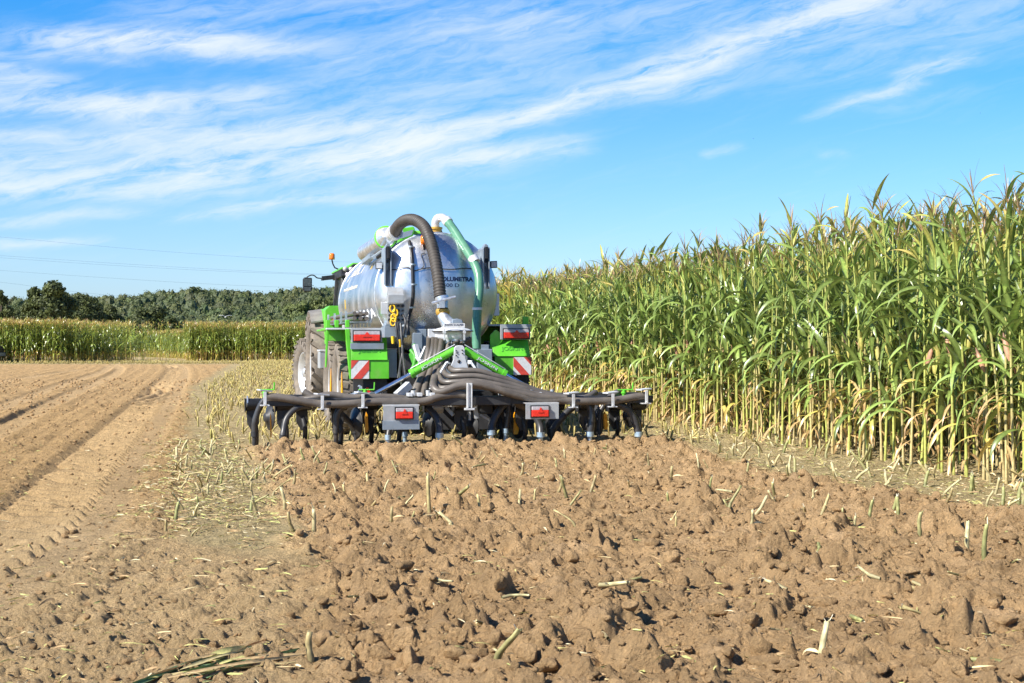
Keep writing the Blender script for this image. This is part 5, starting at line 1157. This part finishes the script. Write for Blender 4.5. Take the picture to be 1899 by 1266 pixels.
# steel mast plate and hydraulic rams
poly = LP((842, 646, .04), (845, 642, .04), (851, 641, .04), (858, 641.5, .04), (861, 645, .04), (863, 666, .04), (870, 689.5, .04), (851, 691, .04), (833, 685, .04), (841, 667, .04))
b = MB(); b.prism([(q.x, q.z) for q in poly], .02, .05); mp = b.build('mast_plate', M['white'], I_, .006)
b = MB(); q = L(851, 671, .019); b.lathe([(0, .0), (.020, .0), (.022, .006), (0, .006)], q, (0, -1, 0), 16)
for px, py in ((846, 651), (847, 655), (857, 650), (857.5, 656), (846, 660)): q = L(px, py, .019); b.cyl(q, q+Vector((0, -.012, 0)), .010, n=6)
b.build_each('bolt', M['dark'], mp)
b = MB(); b.bb(L(838, 700, .3).x, L(866, 700, .3).x, .22, .42, .70, L(850, 660, .3).z); b.build('mast', M['bluegrey'], I_, .01)
def ram(p0, p1, p2, sgn):
    p0, p1, p2 = L(*p0), L(*p1), L(*p2); m_ = MB(); m_.cyl(p0, p1, .052, n=18); m_.cyl(p1-(p1-p0).normalized()*.05, p1+(p1-p0).normalized()*.004, .066, n=18); o = m_.build('ram', M['green'], I_, .003)
    m_ = MB(); m_.cyl(p1, p2, .030, n=14); m_.cyl(p2+Vector((0, -.05, 0)), p2+Vector((0, .05, 0)), .05, n=12); m_.build('piston_rod', M['chrome'], o)
    m_ = MB(); m_.tube([p0+Vector((0, -.02, .075)), p0*.5+p1*.5+Vector((0, -.02, .078)), p1+Vector((0, -.02, .078)), p1+Vector((0, -.01, .05))], .007, 7); m_.build('hydraulic_line', M['white'], o)
    d = (p1-p0).normalized(); d = d if d.x > 0 else -d; up = Vector((-d.z, 0, d.x)).normalized(); st_ = (p0*.70+p1*.30) if sgn > 0 else (p0*.22+p1*.78)
    lettering('lettering', 'JOSKIN', lambda u, v: (st_+d*(u+.0)+up*(v-.03)+Vector((0, -.0525, 0)), (0, -1, .2)), .32, .05, M['white'], o, .02, .004)
ram((843, 650, .12), (761.5, 694.5, .10), (690, 734, .08), -1); ram((861, 650, .12), (937, 695.5, .10), (1005, 733, .08), 1)
# struts, strap, board arms
b = MB(); b.bar(L(829, 673, .02), L(796, 727, -.12), .035, .035); b.bar(L(829, 673, .02), L(836, 676, .1), .03, .03); o = b.build('stay_rod', M['white'], I_, .004); b = MB(); q = L(793, 727, -.12); b.box(q, (.09, .08, .07)); b.build('joint', M['black'], o, .01)
b = MB(); b.bar(L(759, 714, .0), L(736, 735, -.1), .09, .10); b.bar(L(868, 672, .05), L(876, 673, .02), .05, .05); b.bar(L(875, 674, .02), L(894, 702, -.05), .035, .035); b.bar(L(895, 700, .3), L(935, 725, .2), .05, .05); b.build_each('support_arm', M['white'], I_, .005)
b = MB(); b.bar(L(655, 735, -.05), L(668, 724, -.05), .08, .02); q = LP((636, 735, 0), (668, 735, 0), (672, 722, 0), (671, 717, 0), (666, 714.5, 0), (663, 717, 0), (667, 720, 0), (664, 726, 0)); b.prism([(v.x, v.z) for v in q], -.02, .02); b.build('hook', M['steel'], I_, .003)
b = MB(); a = L(866, 711, -.55); c = L(875.5, 757, -.55); b.bb(a.x, a.x+.018, -.58, -.50, c.z, a.z); b.bb(c.x-.018, c.x, -.58, -.50, c.z, a.z); b.bb(a.x+.02, c.x-.02, -.545, -.535, c.z+.01, a.z); b.bb(a.x-.03, c.x+.03, -.578, -.502, c.z-.03, c.z-.002); b.build('strap', M['white'], I_, .003)
for px, py in ((491, 737), (597, 744), (672, 741), (1061, 741), (1134, 740), (1196, 734)):
    q = L(px, py, -.46); m_ = MB(); m_.box(q+Vector((.0, .05, .082)), (.17, .14, .018), RZ(.3) @ RY(.12 if px < 800 else -.10)); m_.bb(q.x-.02, q.x+.02, -.545, -.53, q.z-.10, q.z+.07); m_.bb(q.x-.06, q.x+.06, -.55, -.40, q.z-.115, q.z-.10); m_.cyl((q.x, -.56, q.z-.09), (q.x, -.52, q.z-.09), .016, n=6); m_.build('hose_clamp', M['white'], I_, .003)
# lamp boards and number plate
lb = plate('lamp_board', 711, 753.5, 777, 781, -.62, .012, M['grey'], I_); q0 = L(709.5, 781.5, -.62); q1 = L(778, 797, -.62); b = MB(); b.bb(q0.x, q1.x, -.632, -.615, q1.z, q0.z); b.build('flap', M['bluegrey'], lb, .003); lamp(734, 757.5, 765, 776.5, -.62, lb); q0 = L(711, 753, -.62); q1 = L(778, 752, -.62); b = MB(); b.bb(q0.x, q1.x, -.618, -.40, q0.z-.002, q0.z+.008); b.build_each('bracket', M['white'], lb)
lb = plate('lamp_board', 975, 749.5, 1036.5, 777.5, -.62, .012, M['grey'], I_); lamp(985.5, 754.5, 1016.5, 773, -.62, lb); q0 = L(975, 749, -.62); q1 = L(1037, 749, -.62); b = MB(); b.bb(q0.x, q1.x, -.618, -.40, q0.z-.002, q0.z+.008); b.build_each('bracket', M['white'], lb)
npl = plate('number_plate', 820, 745.5, 885, 755, -.1, .01, M['grey'], I_); a = L(821.5, 754, -.1); c = L(884, 747, -.1); lettering('lettering', 'L376 17 SN 22', lambda u, v: ((a.x+u, -.10, a.z+v), (0, -1, 0)), c.x-a.x, (c.z-a.z)*.9, M['black'], npl, .01, .003)
b = MB(); a = L(803, 748, .1); c = L(821, 766, .1); b.cyl((a.x, .1, (a.z+c.z)/2), (c.x, .1, (a.z+c.z)/2), .075, n=18); b.build('pivot_tube', M['grey'], I_)
b = MB(); a = L(890, 748, .0); c = L(913, 768, .0); b.bb(a.x, c.x, -.02, .18, c.z, a.z); b.build('damper_block', M['black'], I_, .012)
b = MB(); b.bar(L(827, 756, -.05), L(841, 771, -.1), .05, .04); b.bar(L(871, 757, -.05), L(871, 780, -.05), .03, .03); b.bar(L(880, 757, -.03), L(884, 777, -.03), .08, .06); b.bar(L(890, 770, .0), L(908, 780, .0), .02, .03); b.bar(L(868, 760, .1), L(856, 790, .15), .014, .014); b.build_each('bracket', M['grey'], I_, .004)
# discs, amber reflectors, markers, cranks
for px, py, s, r_ in ((495, 775, .6, .18), (655, 785, .5, .22), (955, 785, .5, .22), (790, 785, .5, .2), (870, 790, .5, .2), (1100, 780, .6, .22), (1162, 772, .5, .16), (1020, 790, .6, .2), (715, 785, .6, .2)):
    q = L(px, py, s); m_ = MB(); m_.lathe([(0, -.03), (.06, -.03), (.065, -.01), (r_*.9, .035), (r_, .045), (r_*.9, .043), (.06, .0), (0, .0)], q, (1, .35, 0), 28); m_.bar(q+Vector((.03, 0, 0)), q+Vector((.06, .1, max(.1, .62-q.z))), .05, .03); m_.build('coulter_disc', M['dark'], I_)
b = MB()
for x0, y0, x1, y1, s, w_ in ((679.5, 764, 680, 803, .1, 4.0), (502, 766, 502.5, 812, .1, 1.8), (957, 762, 957, 806, .2, 6), (1122, 764, 1124, 797, .1, 4.5), (1189, 785, 1189, 794, .1, 2.5)):
    q0, q1 = L(x0, y0, s), L(x1, y1, s); h = w_*S(x0, s); b.prism([(q0.x-h*.25, q0.z), (q0.x+h*.5, q0.z-.04), (q1.x+h*.7, q1.z+.05), (q1.x+h*.3, q1.z), (q1.x-h*.8, q1.z), (q0.x-h*.7, q0.z-.06)], s-.03, s+.03)
b.build_each('scraper', M['orange'], I_, .004)
b = MB()
for x0, y0, x1, y1 in ((614, 684, 613.5, 736), (634, 690, 634.5, 734)):
    q0, q1 = L(x0, y0, -.05), L(x1, y1, -.05); b.tube([q1, q1*.6+q0*.4, q0], [.017, .014, .004], 8)
b.build_each('marker_spike', M['orange'], I_)
for px, sx in ((491, 1), (1157, -1), (677, 1)):
    q = L(px, 737, -.1); t_ = L(px, 723.5, -.1); m_ = MB(); m_.cyl(q, t_, .026, n=10); m_.cyl(q*.5+t_*.5, q*.5+t_*.5+Vector((0, 0, .02)), .04, n=10); m_.tube([t_+Vector((-.09, 0, 0)), t_+Vector((.12, -.02, .0))], .010, 7); m_.tube([t_+Vector((.12, -.02, 0)), t_+Vector((.125, -.02, .10))], .010, 7); m_.build('crank', M['green'], I_)
b = MB()
for px in (625, 634): q = L(px, 735, -.1); b.box(q, (.06, .06, .04))
b.build_each('bracket', M['green'], I_, .004)
q = L(1024, 735, -.1); b = MB(); b.cyl(q+Vector((0, 0, -.03)), q+Vector((0, 0, .06)), .018, n=8); b.cyl(q+Vector((0, 0, .05)), q+Vector((0, 0, .09)), .03, n=10); b.build('pin', M['steel'], I_)

# ================================================================== birds, power lines
def bird(px, py, d, span, mat, lab, grp=None, dihedral=.45, yaw=0.3):
    root = empty('bird', W(px, py, d), yaw); tag(root, lab, 'bird', grp); h = span/2; m_ = MB(); m_.tube([(0, -.22*span, .01*span), (0, -.12*span, 0), (0, .05*span, 0), (0, .16*span, .01*span), (0, .22*span, .015*span)], [.005*span, .05*span, .065*span, .04*span, .008*span], 8)
    for sd in (-1, 1):
        P = [(0, .0), (.25, dihedral*.6), (.5, dihedral*.72), (.75, dihedral*.75), (1, dihedral*.7)]; ch = [.12, .11, .095, .06, .01]
        vs = []
        for (u, z), c in zip(P, ch): vs += [(sd*u*h, .06*span-u*u*.05*span, z*h*.5), (sd*u*h, .06*span-c*span*1.3-u*u*.05*span, z*h*.5-.01*span)]
        top = [Vector(v) for v in vs]; n = len(top); bot = [v+Vector((0, 0, -.012*span)) for v in top]
        m_._add(top+bot, [(2*i, 2*i+1, 2*i+3, 2*i+2) for i in range(4)]+[(n+2*i, n+2*i+2, n+2*i+3, n+2*i+1) for i in range(4)]+[(2*i, 2*i+2, n+2*i+2, n+2*i) for i in range(4)]+[(2*i+1, n+2*i+1, n+2*i+3, 2*i+3) for i in range(4)])
    m_.build('body', mat, root)
bird(418, 589, 112, .95, M['feather'], 'white gull with raised wings flying low over the far maize', None, .9, .2)
bird(1397, 258, 160, .30, M['dkfeather'], 'tiny dark bird in clear blue sky below the thin cloud streak', None, .3, .8)
bird(468, 205, 170, .28, M['dkfeather'], 'tiny dark bird against the white cloud at the left', None, .3, .4)
bird(1818, 210, 150, .25, M['dkfeather'], 'tiny dark bird near the right edge of the sky', None, .2, 1.0)
WIRES = [([(-220, 424), (0, 440), (230, 461), (420, 475), (600, 485), (780, 490)], 'topmost power cable crossing the sky left of the tanker'),
         ([(-220, 458), (0, 474.5), (230, 490), (420, 501), (600, 509), (780, 512)], 'upper cable of the close pair crossing the sky on the left'),
         ([(-220, 460), (0, 478.5), (230, 494), (420, 504), (600, 510.5), (780, 513)], 'lower cable of the close pair crossing the sky on the left'),
         ([(-220, 484), (0, 502), (200, 516), (400, 528), (560, 534), (780, 538)], 'power cable passing just above the tree tops'),
         ([(-220, 508), (0, 524), (150, 543), (300, 556), (420, 562), (600, 566)], 'lowest power cable, vanishing behind the tall dark tree')]
for pts, lab in WIRES:
    m_ = MB(); n = len(pts); m_.tube(spline([W(x, y, 240+90*i) for i, (x, y) in enumerate(pts)], 6), [.010+.005*i/6 for i in range((n-1)*6+1)], 5); tag(m_.build('power_cable', M['wire']), lab, 'power line')

# ================================================================== vehicle whose end just enters the picture at the left edge
v_ = G(-4, 674); V_ = empty('parked_vehicle', (v_[0], v_[1], 0), .05); tag(V_, 'dark grey end of a parked vehicle at the left picture edge beside the maize block', 'vehicle')
b = MB(); b.prism([(-4.2, .42), (-.02, .42), (.16, .52), (.18, .95), (.02, 1.12), (-.5, 1.18), (-1.0, 1.75), (-3.2, 1.8), (-4.2, 1.3)], -.9, .9); b.build('body', M['dark'], V_, .05)
b = MB(); b.bb(.10, .26, -.85, .85, .45, .68); b.build('bumper', M['bluegrey'], V_, .03)
for x in (-.75, -3.4):
    for y in (-.86, .86):
        b = MB(); b.lathe([(.17, -.10), (.31, -.11), (.335, -.08), (.335, .08), (.31, .11), (.17, .10), (0, .06)], (x, y, .33), (0, 1, 0), 24); b.build('wheel', M['black'], V_)
